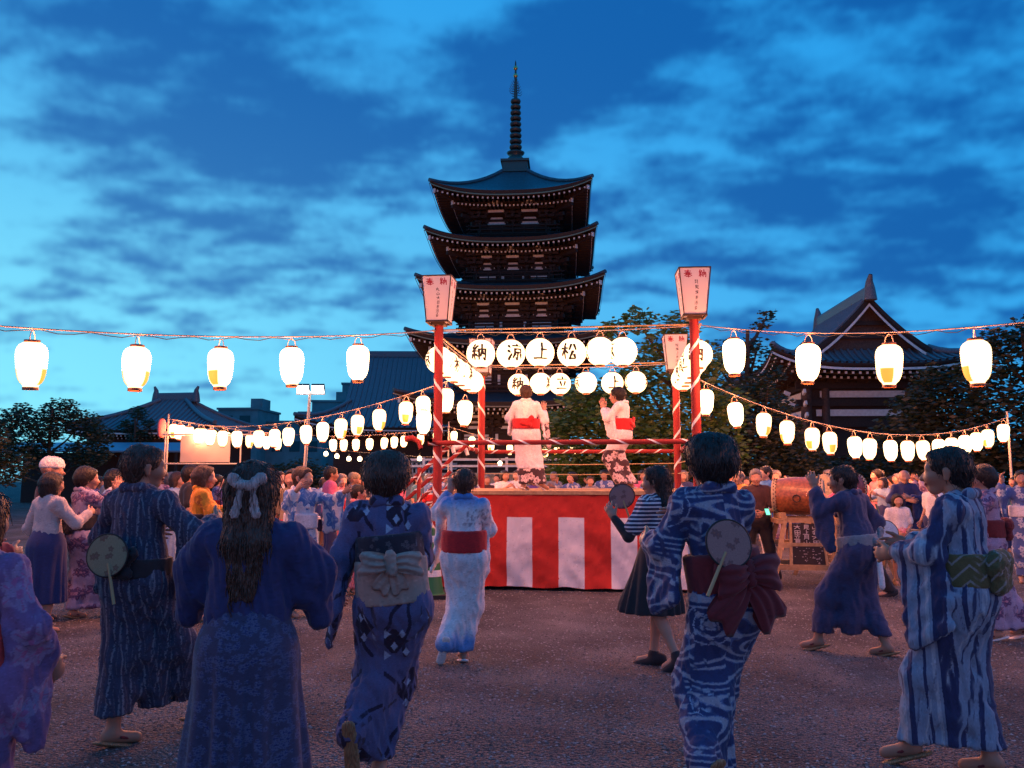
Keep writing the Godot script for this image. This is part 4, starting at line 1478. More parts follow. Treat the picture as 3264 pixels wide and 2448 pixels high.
func drum(label: String, at: Vector3, turn: float, r: float, len: float, wood: Color) -> void:
	var o := thing("taiko_drum", label, "drum", at, turn, "big barrel drums")
	var m := tri(mat(Color.WHITE, 0.3), noise_tex(0.035, wood * 0.55, wood, 256, 5), 2.2)
	m.clearcoat_enabled = true
	m.clearcoat = 0.5
	var a := Acc.new()
	var prof := []
	for k in 13:
		var v := k / 6.0 - 1.0
		prof.append(Vector2(r * (1.0 - 0.16 * v * v), v * len / 2))
	lathe(a, prof, 28)
	var q := Basis(Vector3.FORWARD, PI / 2)
	for k in a.v.size():
		a.v[k] = q * a.v[k]
		a.n[k] = q * a.n[k]
	put(a, "barrel", m, o)
	var skin := tri(mat(Color.WHITE, 0.7), noise_tex(0.03, lin(0.34, 0.24, 0.15), lin(0.55, 0.42, 0.28), 256, 4), 2.0)
	for s in [-1.0, 1.0]:
		var h := Acc.new()
		var re := r * 0.845
		lathe(h, [Vector2(0.0, s * (len / 2 + 0.012)), Vector2(re * 0.96, s * (len / 2 + 0.01)), Vector2(re + 0.008, s * len / 2), Vector2(re + 0.012, s * (len / 2 - 0.07))], 28)
		var tk := Acc.new()
		for k in h.v.size():
			h.v[k] = q * h.v[k]
			h.n[k] = (q * h.n[k]) * (s if false else 1.0)
		var hd := put(h, "drum_head", skin, o)
		for row in 2:
			for k in 26:
				var t := TAU * (k + 0.5 * row) / 26
				box(tk, Vector3(s * (len / 2 - 0.025 - 0.03 * row), cos(t) * (re + 0.018), sin(t) * (re + 0.018)), Vector3(0.014, 0.014, 0.014))
		put(tk, "tacks", M.black, hd, "stuff")
	var ring := Acc.new()
	var pts := []
	for k in 17: pts.append(Vector3(cos(TAU * k / 16) * 0.05, sin(TAU * k / 16) * 0.05 - 0.03, r + 0.01))
	tube(ring, pts, 0.008, 0.008, 6, false)
	put(ring, "ring_handle", M.black, o)

func drums() -> void:
	drum_stand("wooden drum stand with a black lettered banner in the middle ground", Vector3(4.13, 0, -11.9), -0.12, 0.64, 0.56, 0.98, true)
	drum("large orange brown barrel drum on the stand with the black banner", Vector3(4.1, 1.26, -11.9), -0.42, 0.27, 0.68, lin(0.42, 0.13, 0.04))
	drum_stand("plain wooden drum stand behind the man in dark blue", Vector3(5.15, 0, -13.0), 0.3, 0.74, 0.56, 0.9, false)
	drum("darker red brown drum half hidden behind the man in dark blue", Vector3(5.12, 1.36, -12.9), 0.25, 0.25, 0.62, lin(0.3, 0.06, 0.035))
	for k in 2:
		var o := thing("wooden_trestle", ["small wooden trestle between the two drum stands", "small wooden trestle under the little girl in white"][k], "trestle", [Vector3(4.95, 0, -11.9), Vector3(5.9, 0, -12.6)][k], 0.3 * k, "wooden trestles by the drums")
		var a := Acc.new()
		box(a, Vector3(0, 0.72, 0), Vector3(0.5, 0.05, 0.16))
		put(a, "top", M.plank, o)
		for x in [-0.2, 0.2]:
			for z in [-1.0, 1.0]:
				var l := Acc.new()
				beam(l, Vector3(x * 1.25, 0, z * 0.2), Vector3(x, 0.7, z * 0.05), 0.04, 0.04)
				put(l, "leg", M.plank, o)

# ---------------------------------------------------------------- people: bodies and clothes as smooth fields, meshed by surface nets
const EDGES := [0, 1, 2, 3, 4, 5, 6, 7, 0, 2, 1, 3, 4, 6, 5, 7, 0, 4, 1, 5, 2, 6, 3, 7]

# a tapered capsule: ends, radii, how softly it joins, an axis along which it is flattened and by how much
func bn(p: Vector3, q: Vector3, r0: float, r1 := -1.0, k := 0.03, n := Vector3.ZERO, fl := 1.0) -> Array:
	return [p, q, r0, r1 if r1 >= 0.0 else r0, k, n.normalized() if n != Vector3.ZERO else n, fl]

func nets(out: Acc, bones: Array, cell: float, cuts: Array = [], fold := 0.0, ff := Vector3(12, 3, 12)) -> void:
	var lo := Vector3(1e6, 1e6, 1e6)
	var hi := -lo
	var mfl := 1.0
	for b in bones:
		var r: float = maxf(b[2], b[3]) + cell * 2.6 + b[4] * 0.3
		var rv := Vector3(r, r, r)
		lo = lo.min(b[0] - rv).min(b[1] - rv)
		hi = hi.max(b[0] + rv).max(b[1] + rv)
		mfl = maxf(mfl, b[6])
	var nx := int((hi.x - lo.x) / cell) + 2
	var ny := int((hi.y - lo.y) / cell) + 2
	var nz := int((hi.z - lo.z) / cell) + 2
	var sl := nx * ny
	var f := PackedFloat32Array()
	f.resize(sl * nz)
	f.fill(0.3)
	for b in bones:
		var k: float = b[4]
		var pa: Vector3 = b[0]
		var ab: Vector3 = b[1] - pa
		var n: Vector3 = b[5]
		var fl: float = b[6] - 1.0
		ab += n * (ab.dot(n) * fl)
		var inv := 1.0 / maxf(ab.length_squared(), 1e-8)
		var r0: float = b[2]
		var dr: float = b[3] - r0
		var m: float = maxf(b[2], b[3]) + k + cell * 2.0
		var mv := Vector3(m, m, m)
		var p0: Vector3 = (pa.min(b[1]) - mv - lo) / cell
		var p1: Vector3 = (pa.max(b[1]) + mv - lo) / cell
		var x0 := maxi(0, int(p0.x))
		var x1 := mini(nx - 1, int(p1.x) + 1)
		var y0 := maxi(0, int(p0.y))
		var y1 := mini(ny - 1, int(p1.y) + 1)
		var z0 := maxi(0, int(p0.z))
		var z1 := mini(nz - 1, int(p1.z) + 1)
		var ik := 0.25 / k
		for z in range(z0, z1 + 1):
			for y in range(y0, y1 + 1):
				var i := z * sl + y * nx + x0
				var p := lo + Vector3(x0, y, z) * cell - pa
				for x in range(x0, x1 + 1):
					var g := p + n * (p.dot(n) * fl)
					var t := clampf(g.dot(ab) * inv, 0.0, 1.0)
					var d := (g - ab * t).length() - r0 - dr * t
					var e := f[i]
					var h := k - absf(e - d)
					if h > 0.0:
						f[i] = minf(e, d) - h * h * ik
					elif d < e:
						f[i] = d
					i += 1
					p.x += cell
	for c in cuts:
		var cn: Vector3 = c[0]
		var cd: float = c[1]
		for z in nz:
			for y in ny:
				var i := z * sl + y * nx
				var g := cn.dot(lo + Vector3(0, y, z) * cell) - cd
				var st := cn.x * cell
				for x in nx:
					if g > f[i]: f[i] = g
					g += st
					i += 1
	var idx := PackedInt32Array()
	idx.resize(sl * nz)
	idx.fill(-1)
	var off := [0, 1, nx, nx + 1, sl, sl + 1, sl + nx, sl + nx + 1]
	var lim := cell * 1.75 * mfl
	var base := out.v.size()
	var cells := PackedInt32Array()
	for z in nz - 1:
		for y in ny - 1:
			var i := z * sl + y * nx
			for x in nx - 1:
				var v0 := f[i]
				if v0 < lim and v0 > -lim:
					var s0 := v0 < 0.0
					if (f[i + 1] < 0.0) != s0 or (f[i + nx] < 0.0) != s0 or (f[i + nx + 1] < 0.0) != s0 or (f[i + sl] < 0.0) != s0 or (f[i + sl + 1] < 0.0) != s0 or (f[i + sl + nx] < 0.0) != s0 or (f[i + sl + nx + 1] < 0.0) != s0:
						var sum := Vector3.ZERO
						var cnt := 0
						for e in 12:
							var a: int = EDGES[e * 2]
							var b: int = EDGES[e * 2 + 1]
							var fa := f[i + off[a]]
							var fb := f[i + off[b]]
							if (fa < 0.0) != (fb < 0.0):
								var t := fa / (fa - fb)
								var ca := Vector3(a & 1, (a >> 1) & 1, a >> 2)
								var cb := Vector3(b & 1, (b >> 1) & 1, b >> 2)
								sum += ca.lerp(cb, t)
								cnt += 1
						idx[i] = out.v.size()
						out.v.append(lo + (Vector3(x, y, z) + sum / cnt) * cell)
						cells.append(i)
				i += 1
	var steps := [[1, nx, sl], [nx, sl, 1], [sl, 1, nx]]
	var first := out.i.size()
	for i in cells:
		for s in steps:
			var a: bool = f[i] < 0.0
			if a != (f[i + s[0]] < 0.0):
				if i - s[1] - s[2] < 0: continue
				var q0 := idx[i]
				var q1 := idx[i - s[1]]
				var q2 := idx[i - s[1] - s[2]]
				var q3 := idx[i - s[2]]
				if q1 < 0 or q2 < 0 or q3 < 0: continue
				if a:
					out.i.append_array(PackedInt32Array([q0, q2, q1, q0, q3, q2]))
				else:
					out.i.append_array(PackedInt32Array([q0, q1, q2, q0, q2, q3]))
	out.n.resize(out.v.size())
	smooth(out, base, first)
	if fold > 0.0:
		for j in range(base, out.v.size()):
			var p := out.v[j]
			var a := wob.get_noise_3dv(p * ff * 0.5)
			var b := wob.get_noise_3dv((p + Vector3(p.y * 0.25, 0, 3.0)) * ff * 1.15)
			out.v[j] = p + out.n[j] * fold * (a * 0.9 + 0.55 - 1.5 * absf(b))
		smooth(out, base, first)

func smooth(out: Acc, base: int, first: int) -> void:
	for j in range(base, out.v.size()): out.n[j] = Vector3.ZERO
	for t in range(first, out.i.size(), 3):
		var a := out.i[t]
		var b := out.i[t + 1]
		var c := out.i[t + 2]
		var n := (out.v[c] - out.v[a]).cross(out.v[b] - out.v[a])
		out.n[a] += n
		out.n[b] += n
		out.n[c] += n
	for j in range(base, out.v.size()): out.n[j] = out.n[j].normalized()

const SKEL := {
	"hd": Vector3(0, 1.50, -0.02), "nk": Vector3(0, 1.36, 0.01), "sl": Vector3(-0.148, 1.31, 0), "sr": Vector3(0.148, 1.31, 0),
	"el": Vector3(-0.21, 1.06, 0.02), "er": Vector3(0.21, 1.06, 0.02), "wl": Vector3(-0.24, 0.84, -0.08), "wr": Vector3(0.24, 0.84, -0.08),
	"hl": Vector3(-0.085, 0.87, 0), "hr": Vector3(0.085, 0.87, 0), "kl": Vector3(-0.085, 0.47, -0.03), "kr": Vector3(0.085, 0.47, -0.03),
	"al": Vector3(-0.085, 0.085, 0.01), "ar": Vector3(0.085, 0.085, 0.01),
}

func hand(out: Acc, w: Vector3, dir: Vector3, back: Vector3, side: float, curl: float, cell: float) -> void:
	dir = dir.normalized()
	back = (back - dir * back.dot(dir)).normalized()
	var lat := dir.cross(back) * side      # towards the thumb
	var bones := [bn(w - dir * 0.02, w + dir * 0.03, 0.026, 0.03, 0.02, back, 1.35), bn(w + dir * 0.035, w + dir * 0.075, 0.034, 0.036, 0.02, back, 2.0)]
	var lens := [0.036, 0.042, 0.039, 0.03]
	for k in 4:
		var p := w + dir * (0.088 - 0.004 * absf(k - 1.2)) + lat * (0.031 - 0.021 * k)
		var a := curl * 0.75 + 0.1
		var d1 := (dir * cos(a) - back * sin(a) + lat * (0.1 - 0.07 * k)).normalized()
		var d2 := (dir * cos(a * 2.1) - back * sin(a * 2.1) + lat * (0.06 - 0.04 * k)).normalized()
		var l: float = lens[k]
		bones.append(bn(p, p + d1 * l, 0.0088, 0.0082, 0.004))
		bones.append(bn(p + d1 * l, p + d1 * l + d2 * l * 0.9, 0.0082, 0.0064, 0.004))
	var tb := w + dir * 0.028 + lat * 0.028
	var td := (dir * 0.72 + lat * 0.6 - back * 0.25).normalized()
	var tm := tb + td * 0.042
	bones.append(bn(tb - td * 0.012, tm, 0.0145, 0.0105, 0.012))
	bones.append(bn(tm, tm + (td + dir * 0.5).normalized() * 0.032, 0.0105, 0.008, 0.006))
	nets(out, bones, cell)

func person(sp: Dictionary) -> Node3D:
	var o := thing("person", sp.label, "person", Vector3(sp.at.x, sp.get("y", 0.0), sp.at.y), deg_to_rad(sp.get("yaw", 0.0)), sp.get("group", ""))
	o.scale = Vector3.ONE * (sp.get("h", 1.62) / 1.62)
	var J := SKEL.duplicate()
	for k in sp.get("j", {}): J[k] = sp.j[k]
	var cell: float = sp.get("cell", 0.022)
	var fine: float = clampf(cell * 0.45, 0.006, 0.014)
	var skin: Material = M.skin[sp.get("skin", 0)]
	var hb := Basis(Vector3.UP, deg_to_rad(sp.get("hy", 0.0))) * Basis(Vector3.RIGHT, deg_to_rad(sp.get("hp", 0.0)))
	var hd: Vector3 = J.hd
	var X := func(x: float, y: float, z: float) -> Vector3: return hd + hb * Vector3(x, y, z)
	var fwd: Vector3 = hb * Vector3(0, 0, -1)
	var rt: Vector3 = hb * Vector3(1, 0, 0)
	# body
	var a := Acc.new()
	var Z := Vector3(0, 0, 1)
	var bl := [bn(J.nk, X.call(0, -0.06, 0.015), 0.052, 0.05), bn(J.sl, J.sr, 0.055, -1, 0.05), bn(Vector3.ZERO, Vector3.ZERO, 0.108, 0.112, 0.05, Z, 1.4), bn(Vector3.ZERO, Vector3.ZERO, 0.108, 0.1, 0.05, Z, 1.35), bn(J.hl, J.hr, 0.095, -1, 0.05)]
	var ms: Vector3 = (J.sl + J.sr) * 0.5 - Vector3(0, 0.05, 0)
	var mh: Vector3 = (J.hl + J.hr) * 0.5
	bl[2][0] = mh.lerp(ms, 0.5)
	bl[2][1] = ms
	bl[3][0] = mh
	bl[3][1] = mh.lerp(ms, 0.5)
	for s in ["l", "r"]:
		bl.append(bn(J["s" + s], J["e" + s], 0.047, 0.038))
		bl.append(bn(J["e" + s], J["w" + s], 0.039, 0.026))
		bl.append(bn(J["h" + s], J["k" + s], 0.082, 0.052, 0.04))
		bl.append(bn(J["k" + s], J["a" + s], 0.05, 0.035))
		var td: Vector3 = sp.get("t" + s, Vector3(0, -0.35, -1)).normalized()
		bl.append(bn(J["k" + s].lerp(J["a" + s], 0.15) + Vector3(0, 0, 0.012), J["k" + s].lerp(J["a" + s], 0.5) + Vector3(0, 0, 0.012), 0.05, 0.04))
		bl.append(bn(J["a" + s] - Vector3(0, 0.035, 0) - td * 0.03, J["a" + s] + td * 0.13 - Vector3(0, 0.02, 0), 0.036, 0.03, 0.03))
	nets(a, bl, cell)
	# head
	var hbones := [bn(X.call(0, 0.035, 0.02), X.call(0, 0.025, -0.022), 0.086, 0.078), bn(X.call(0, -0.03, -0.035), X.call(0, -0.082, -0.058), 0.058, 0.036, 0.03), bn(X.call(0, 0.004, -0.09), X.call(0, -0.034, -0.12), 0.009, 0.0135, 0.01),
		bn(X.call(0, -0.05, 0.02), J.nk, 0.05, 0.052, 0.03), bn(X.call(-0.04, -0.025, -0.068), X.call(-0.03, -0.03, -0.075), 0.03, -1, 0.03), bn(X.call(0.04, -0.025, -0.068), X.call(0.03, -0.03, -0.075), 0.03, -1, 0.03),
		bn(X.call(-0.05, 0.022, -0.08), X.call(0.05, 0.022, -0.08), 0.014, -1, 0.02), bn(X.call(0, -0.062, -0.096), X.call(0, -0.064, -0.098), 0.013, -1, 0.014)]
	for s in [-1.0, 1.0]:
		hbones.append(bn(X.call(0.082 * s, 0.005, 0.012), X.call(0.079 * s, -0.03, 0.006), 0.025, 0.015, 0.008, rt, 2.4))
	nets(a, hbones, fine)
	for s in [["l", 1.0], ["r", -1.0]]:
		var w: Vector3 = J["w" + s[0]]
		var dir: Vector3 = sp.get("f" + s[0], (w - J["e" + s[0]]).normalized() + Vector3(0, -0.1, -0.15))
		if sp.get("nohand", false):
			nets(a, [bn(w, w + dir.normalized() * 0.13, 0.03, 0.022, 0.02)], fine)
		else:
			hand(a, w, dir, sp.get("b" + s[0], Vector3(-s[1], 0.1, 0.3)), s[1], sp.get("curl", 0.5), clampf(cell * 0.36, 0.0042, 0.011))
	put(a, "body", skin, o)
	if sp.get("face", true):
		for s in [-1.0, 1.0]:
			var ey := Acc.new()
			nets(ey, [bn(X.call(0.036 * s, -0.003, -0.087), X.call(0.028 * s, -0.003, -0.091), 0.0085, -1, 0.01)], 0.006)
			put(ey, "eye", M.black, o)
			ey = Acc.new()
			nets(ey, [bn(X.call(0.05 * s, 0.028, -0.082), X.call(0.022 * s, 0.03, -0.094), 0.006, -1, 0.01)], 0.006)
			put(ey, "eyebrow", M.black, o)
		var mo := Acc.new()
		nets(mo, [bn(X.call(-0.02, -0.062, -0.1), X.call(0.02, -0.062, -0.1), 0.008, -1, 0.008)], 0.006)
		put(mo, "mouth", M.lips, o)
	hair(o, sp, X, hb, cell)
	clothes(o, sp, J, cell)
	return o

func hair(o: Node3D, sp: Dictionary, X: Callable, hb: Basis, cell: float) -> void:
	var st: String = sp.get("hair", "short")
	if st == "none": return
	var a := Acc.new()
	var m: Material = M[sp.get("hc", "hair")]
	var hd: Vector3 = X.call(0, 0, 0)
	var front: Vector3 = hb * Vector3(0, -0.42, -0.9)
	var c := clampf(cell * 0.62, 0.009, 0.018)
	var b := [bn(X.call(0, 0.045, 0.028), X.call(0, 0.038, -0.03), 0.091, 0.084, 0.03)]
	if st == "bald":
		b = [bn(X.call(0, 0.0, 0.045), X.call(0, -0.03, 0.05), 0.075, 0.055, 0.03)]
	elif st == "cap":
		b = [bn(X.call(0, 0.055, 0.02), X.call(0, 0.05, -0.03), 0.094, 0.09, 0.03)]
		front = hb * Vector3(0, -1, 0)
	else:
		b.append(bn(X.call(0, 0.0, 0.05), X.call(0, -0.05, 0.055), 0.075, 0.056, 0.04))
	if st == "volume" or st == "bun":
		b.append(bn(X.call(-0.045, 0.06, 0.04), X.call(0.045, 0.06, 0.04), 0.075, -1, 0.05))
		b.append(bn(X.call(-0.04, 0.0, 0.07), X.call(0.04, 0.0, 0.07), 0.065, -1, 0.05))
	if st == "bun":
		b.append(bn(X.call(-0.015, 0.06, 0.125), X.call(0.02, 0.065, 0.125), 0.05, -1, 0.02))
	if st == "bob":
		for s in [-1.0, 1.0]:
			b.append(bn(X.call(0.06 * s, 0.02, 0.01), X.call(0.075 * s, -0.09, 0.0), 0.045, 0.028, 0.03))
		b.append(bn(X.call(0, 0, 0.06), X.call(0, -0.09, 0.06), 0.075, 0.06, 0.04))
	if st == "long":
		for s in [-1.0, 0.0, 1.0]:
			b.append(bn(X.call(0.045 * s, 0.02, 0.055), X.call(0.05 * s, -0.2, 0.09), 0.055, 0.046, 0.04))
			b.append(bn(X.call(0.05 * s, -0.2, 0.09), X.call(0.034 * s, -0.42, 0.13), 0.046, 0.016, 0.04))
	if st == "tail":
		b.append(bn(X.call(0, 0.03, 0.1), X.call(0, -0.02, 0.15), 0.03, 0.035, 0.02))
		b.append(bn(X.call(0, -0.02, 0.15), X.call(0, -0.3, 0.12), 0.035, 0.015, 0.02))
	var cuts := [[front, front.dot(hd) + sp.get("brow", 0.048)]] if st not in ["cap"] else [[front, front.dot(hd) - 0.025]]
	nets(a, b, c, cuts, 0.005, Vector3(70, 10, 70))
	var hm := put(a, "headscarf" if sp.get("hc", "") == "towel" else "hair", m, o)
	if cell < 0.019 and sp.get("hc", "") != "towel":   # locks lying over the mass and a few stray ends
		var lk := Acc.new()
		var low: float = a.v[0].y
		for k in 700 if st == "long" else 320:
			var j := rng.randi() % a.v.size()
			var p := a.v[j]
			var n := a.n[j]
			if front.dot(p) > front.dot(hd) + 0.03: continue
			var dn := (Vector3(0, -1, 0) + n * n.y).normalized()
			var sd := n.cross(dn) * rng.randf_range(-0.35, 0.35) * (0.5 if st == "long" else 1.0)
			var l := lerpf(0.35, 1.0, clampf(-dn.y, 0.0, 1.0)) * rng.randf_range(0.03, 0.075) * (1.7 if st == "long" else 1.0)
			var out := rng.randf_range(0.0, 0.004) if k % 8 else rng.randf_range(0.004, 0.014)
			tube(lk, [p - n * 0.003, p + (dn + sd) * l * 0.5 + n * 0.004, p + (dn + sd * 1.6) * l + n * (out - (0.22 * l if st == "long" else 0.0)) - Vector3(0, 0.01, 0)], 0.0028, 0.0007, 4, false)
		put(lk, "stray_locks", m, hm, "stuff")
	if sp.get("clip", false):
		var k := Acc.new()
		var kb := [bn(X.call(-0.03, 0.035, 0.134), X.call(0.03, 0.035, 0.134), 0.018, -1, 0.01)]
		for s in [-1.0, 1.0]:
			kb.append(bn(X.call(0.015 * s, 0.033, 0.134), X.call(0.052 * s, 0.058, 0.124), 0.014, 0.026, 0.015, hb * Vector3(0, 0, 1), 1.7))
			kb.append(bn(X.call(0.018 * s, 0.03, 0.134), X.call(0.04 * s, -0.08, 0.13), 0.012, 0.02, 0.015, hb * Vector3(0, 0, 1), 1.7))
		nets(k, kb, 0.007, [], 0.006, Vector3(40, 30, 40))
		put(k, "hair_bow", M.pale_lace, o)

func clothes(o: Node3D, sp: Dictionary, J: Dictionary, cell: float) -> void:
	var kind: String = sp.get("wear", "yukata")
	var m: Material = M[sp.cloth]
	var Z := Vector3(0, 0, 1)
	var up := Vector3.UP
	var mid_s: Vector3 = (J.sl + J.sr) * 0.5
	var hip: Vector3 = (J.hl + J.hr) * 0.5
	var ch := mid_s - Vector3(0, 0.07, 0)
	var wa := hip.lerp(mid_s, 0.3)
	var top := []
	var fat: float = sp.get("fat", 1.0)
	top.append(bn(J.sl, J.sr, 0.06, -1, 0.05))
	top.append(bn(J.nk + Vector3(-0.03, -0.02, 0), J.nk + Vector3(0.03, -0.02, 0), 0.062, -1, 0.06))
	top.append(bn(ch, wa, 0.148 * fat, 0.136 * fat, 0.05, Z, 1.3))
	if kind == "yukata" or kind == "happi":
		top.append(bn(wa, hip + Vector3(0, 0.03, 0.01), 0.14 * fat, 0.156 * fat, 0.05, Z, 1.2))
		for s in ["l", "r"]:
			var S: Vector3 = J["s" + s]
			var E: Vector3 = J["e" + s]
			var W: Vector3 = J["w" + s]
			var w2 := E.lerp(W, 0.72)
			top.append(bn(S, E, 0.06, 0.06, 0.05))
			top.append(bn(E, w2, 0.058, 0.056, 0.04))
			var drop: Vector3 = sp.get("d" + s, Vector3(0, -0.34, 0.02))
			var p := S.lerp(E, 0.62)
			var q := E.lerp(W, 0.66)
			var nn := (q - p).cross(drop)
			for k in range(1, 5):
				var t := k / 4.0
				top.append(bn(p.lerp(E, 0.15 * t) + drop * t, q + drop * t, 0.05 - 0.008 * t, 0.054 - 0.006 * t, 0.055, nn if nn.length() > 0.001 else Z, 2.0))
		var leg := []
		if kind == "yukata":
			var hem: float = sp.get("hem", 0.1)
			leg.append(bn(wa, hip, 0.14 * fat, 0.162 * fat, 0.06, Z, 1.16))
			for s in ["l", "r"]:
				leg.append(bn(J["h" + s], J["k" + s], 0.114 * fat, 0.086, 0.07))
				leg.append(bn(J["k" + s], J["a" + s] + Vector3(0, -0.02, 0.02), 0.084, sp.get("hemr", 0.066), 0.06))
			leg.append(bn(hip, (J.kl + J.kr) * 0.5, 0.125 * fat, 0.086, 0.07))
			leg.append(bn((J.kl + J.kr) * 0.5, (J.al + J.ar) * 0.5, 0.08, 0.045, 0.06))
			for t in [0.0, 0.5, 0.95]:
				var pl: Vector3 = J.kl.lerp(J.al, t)
				var pr: Vector3 = J.kr.lerp(J.ar, t)
				leg.append(bn(pl, pr, 0.074 - 0.022 * t, -1, 0.05))
				leg.append(bn(hip.lerp(pl.lerp(pr, 0.5), 0.6), pl.lerp(pr, 0.5), 0.085 - 0.02 * t, 0.07 - 0.02 * t, 0.06))
			var acc := Acc.new()
			var lowcut: Array = [[-up, -hem]]
			if sp.has("skirt"):
				nets(acc, top, cell, [], 0.012)
				colour(acc, sp)
				put(acc, "yukata", m, o)
				var sk := Acc.new()
				for b in leg:
					b[2] += 0.006
					b[3] += 0.006
				var sy: float = sp.get("skirt_y", 0.62)
				nets(acc if false else sk, leg, cell, lowcut + [[up, sy + 0.01]], 0.014)
				put(sk, "patterned_hem", M[sp.skirt], o)
				var s2 := Acc.new()
				nets(s2, leg, cell, [[-up, -sy]], 0.012)
				put(s2, "yukata_skirt", m, o)
			else:
				nets(acc, top + leg, cell, lowcut, 0.016)
				colour(acc, sp)
				put(acc, "yukata", m, o)
		else:
			var acc := Acc.new()
			nets(acc, top + [bn(hip, hip - Vector3(0, 0.1, 0), 0.17, 0.185, 0.06, Z, 1.15)], cell, [[-up, -0.72]], 0.014)
			put(acc, "happi_coat", m, o)
			trousers(o, sp, J, cell)
		# collar
		if cell < 0.03:
			var cl := Acc.new()
			var n: Vector3 = J.nk
			nets(cl, [bn(n + Vector3(-0.085, -0.02, -0.01), n + Vector3(-0.055, 0.03, 0.055), 0.026, -1, 0.03), bn(n + Vector3(-0.055, 0.03, 0.055), n + Vector3(0.055, 0.03, 0.055), 0.026, -1, 0.03), bn(n + Vector3(0.085, -0.02, -0.01), n + Vector3(0.055, 0.03, 0.055), 0.026, -1, 0.03),
				bn(n + Vector3(-0.085, -0.02, -0.01), n + Vector3(0.02, -0.17, -0.115), 0.026, -1, 0.02), bn(n + Vector3(0.085, -0.02, -0.01), n + Vector3(-0.02, -0.17, -0.115), 0.026, -1, 0.02)], minf(cell, 0.014))
			put(cl, "collar", M[sp.get("collar", sp.cloth)], o)
		obi(o, sp, wa, hip, mid_s, cell, fat)
	else:
		top.append(bn(wa, hip, 0.14 * fat, 0.15 * fat, 0.06, Z, 1.22))
		for s in ["l", "r"]:
			var S: Vector3 = J["s" + s]
			var E: Vector3 = J["e" + s]
			var W: Vector3 = J["w" + s]
			var sv: String = sp.get("sleeve", "short")
			if sv == "short":
				top.append(bn(S, S.lerp(E, 0.7), 0.066, 0.07, 0.05))
			elif sv == "long":
				top.append(bn(S, E, 0.064, 0.058, 0.05))
				top.append(bn(E, E.lerp(W, 0.92), 0.056, 0.045, 0.04))
			elif sv == "wide":
				top.append(bn(S, E, 0.064, 0.066, 0.06))
				top.append(bn(S.lerp(E, 0.6), S.lerp(E, 0.7) - Vector3(0, 0.12, 0), 0.06, 0.062, 0.07))
				top.append(bn(E, E.lerp(W, 0.5), 0.064, 0.05, 0.04))
				top.append(bn(E - Vector3(0, 0.02, 0), E - Vector3(-0.02 * signf(E.x), 0.2, 0.02), 0.056, 0.05, 0.06))
		var acc := Acc.new()
		var low: float = sp.get("low", 0.84)
		nets(acc, top, cell, [[-up, -low]], 0.014)
		put(acc, "top", m, o)
		if sp.has("skirt"):
			var sk := Acc.new()
			var hem: float = sp.get("hem", 0.42)
			var fl: float = sp.get("flare", 0.24)
			var base: Vector3 = ((J.kl + J.kr) * 0.5)
			base.y = hem
			nets(sk, [bn(wa - Vector3(0, 0.02, 0), hip, 0.135 * fat, 0.17 * fat, 0.06, Z, 1.15), bn(hip, base, 0.17 * fat, fl, 0.08, Z, 1.1), bn(hip, base + sp.get("swing", Vector3.ZERO), 0.16, fl * 0.8, 0.08)], cell, [[-up, -hem]], 0.0)
			for k in sk.v.size():
				var p := sk.v[k]
				var an := atan2(p.x - base.x, p.z - base.z)
				var dn := clampf((hip.y + 0.08 - p.y) * 2.2, 0.0, 1.0)
				sk.v[k] += Vector3(sin(an), 0, cos(an)) * 0.016 * dn * sin(an * 13.0 + 2.0 * sin(an * 3.0))
			smooth(sk, 0, 0)
			put(sk, "skirt", M[sp.skirt], o)
		else:
			trousers(o, sp, J, cell)
	if sp.has("armcover"):
		for s in ["l", "r"]:
			var ac := Acc.new()
			var E: Vector3 = J["e" + s]
			nets(ac, [bn(E.lerp(J["s" + s], 0.15), E, 0.046, -1, 0.02), bn(E, E.lerp(J["w" + s], 0.95), 0.046, 0.034, 0.02)], 0.012)
			put(ac, "arm_cover", M[sp.armcover], o)
	if sp.has("towel"):
		var tw := Acc.new()
		var p := hip + Vector3(-0.06, 0.02, 0.17)
		nets(tw, [bn(p, p + Vector3(-0.02, -0.28, 0.03), 0.03, 0.05, 0.02, Z, 2.2)], 0.012, [], 0.006, Vector3(30, 6, 30))
		put(tw, "hand_towel", M.white_shirt, o)
	if sp.has("sleeve_print"):
		var E: Vector3 = J.er
		var q := E.lerp(J.wr, 0.66)
		var drop: Vector3 = sp.dr
		var b := []
		var nn := (q - E).cross(drop)
		for k in range(1, 5):
			var t := k / 4.0
			b.append(bn(E.lerp(q, 0.35) + drop * t, q + drop * t, 0.07 - 0.01 * t, 0.074 - 0.008 * t, 0.05, nn, 1.7))
		var pr := Acc.new()
		nets(pr, b, cell, [], 0.008)
		put(pr, "printed_sleeve", M[sp.sleeve_print], o)
	shoes(o, sp, J)

func colour(a: Acc, sp: Dictionary) -> void:
	if not sp.has("dye"): return
	var f: Callable = sp.dye
	for p in a.v: a.c.append(f.call(p))

func trousers(o: Node3D, sp: Dictionary, J: Dictionary, cell: float) -> void:
	var b := [bn(J.hl, J.hr, 0.125, -1, 0.05)]
	for s in ["l", "r"]:
		b.append(bn(J["h" + s], J["k" + s], 0.108, 0.078, 0.04))
		b.append(bn(J["k" + s], J["a" + s], 0.078, 0.068, 0.03))
	var a := Acc.new()
	nets(a, b, cell, [[Vector3.DOWN, -sp.get("cuff", 0.05)]], 0.012)
	put(a, "trousers", M[sp.get("pants", "cloth_black")], o)

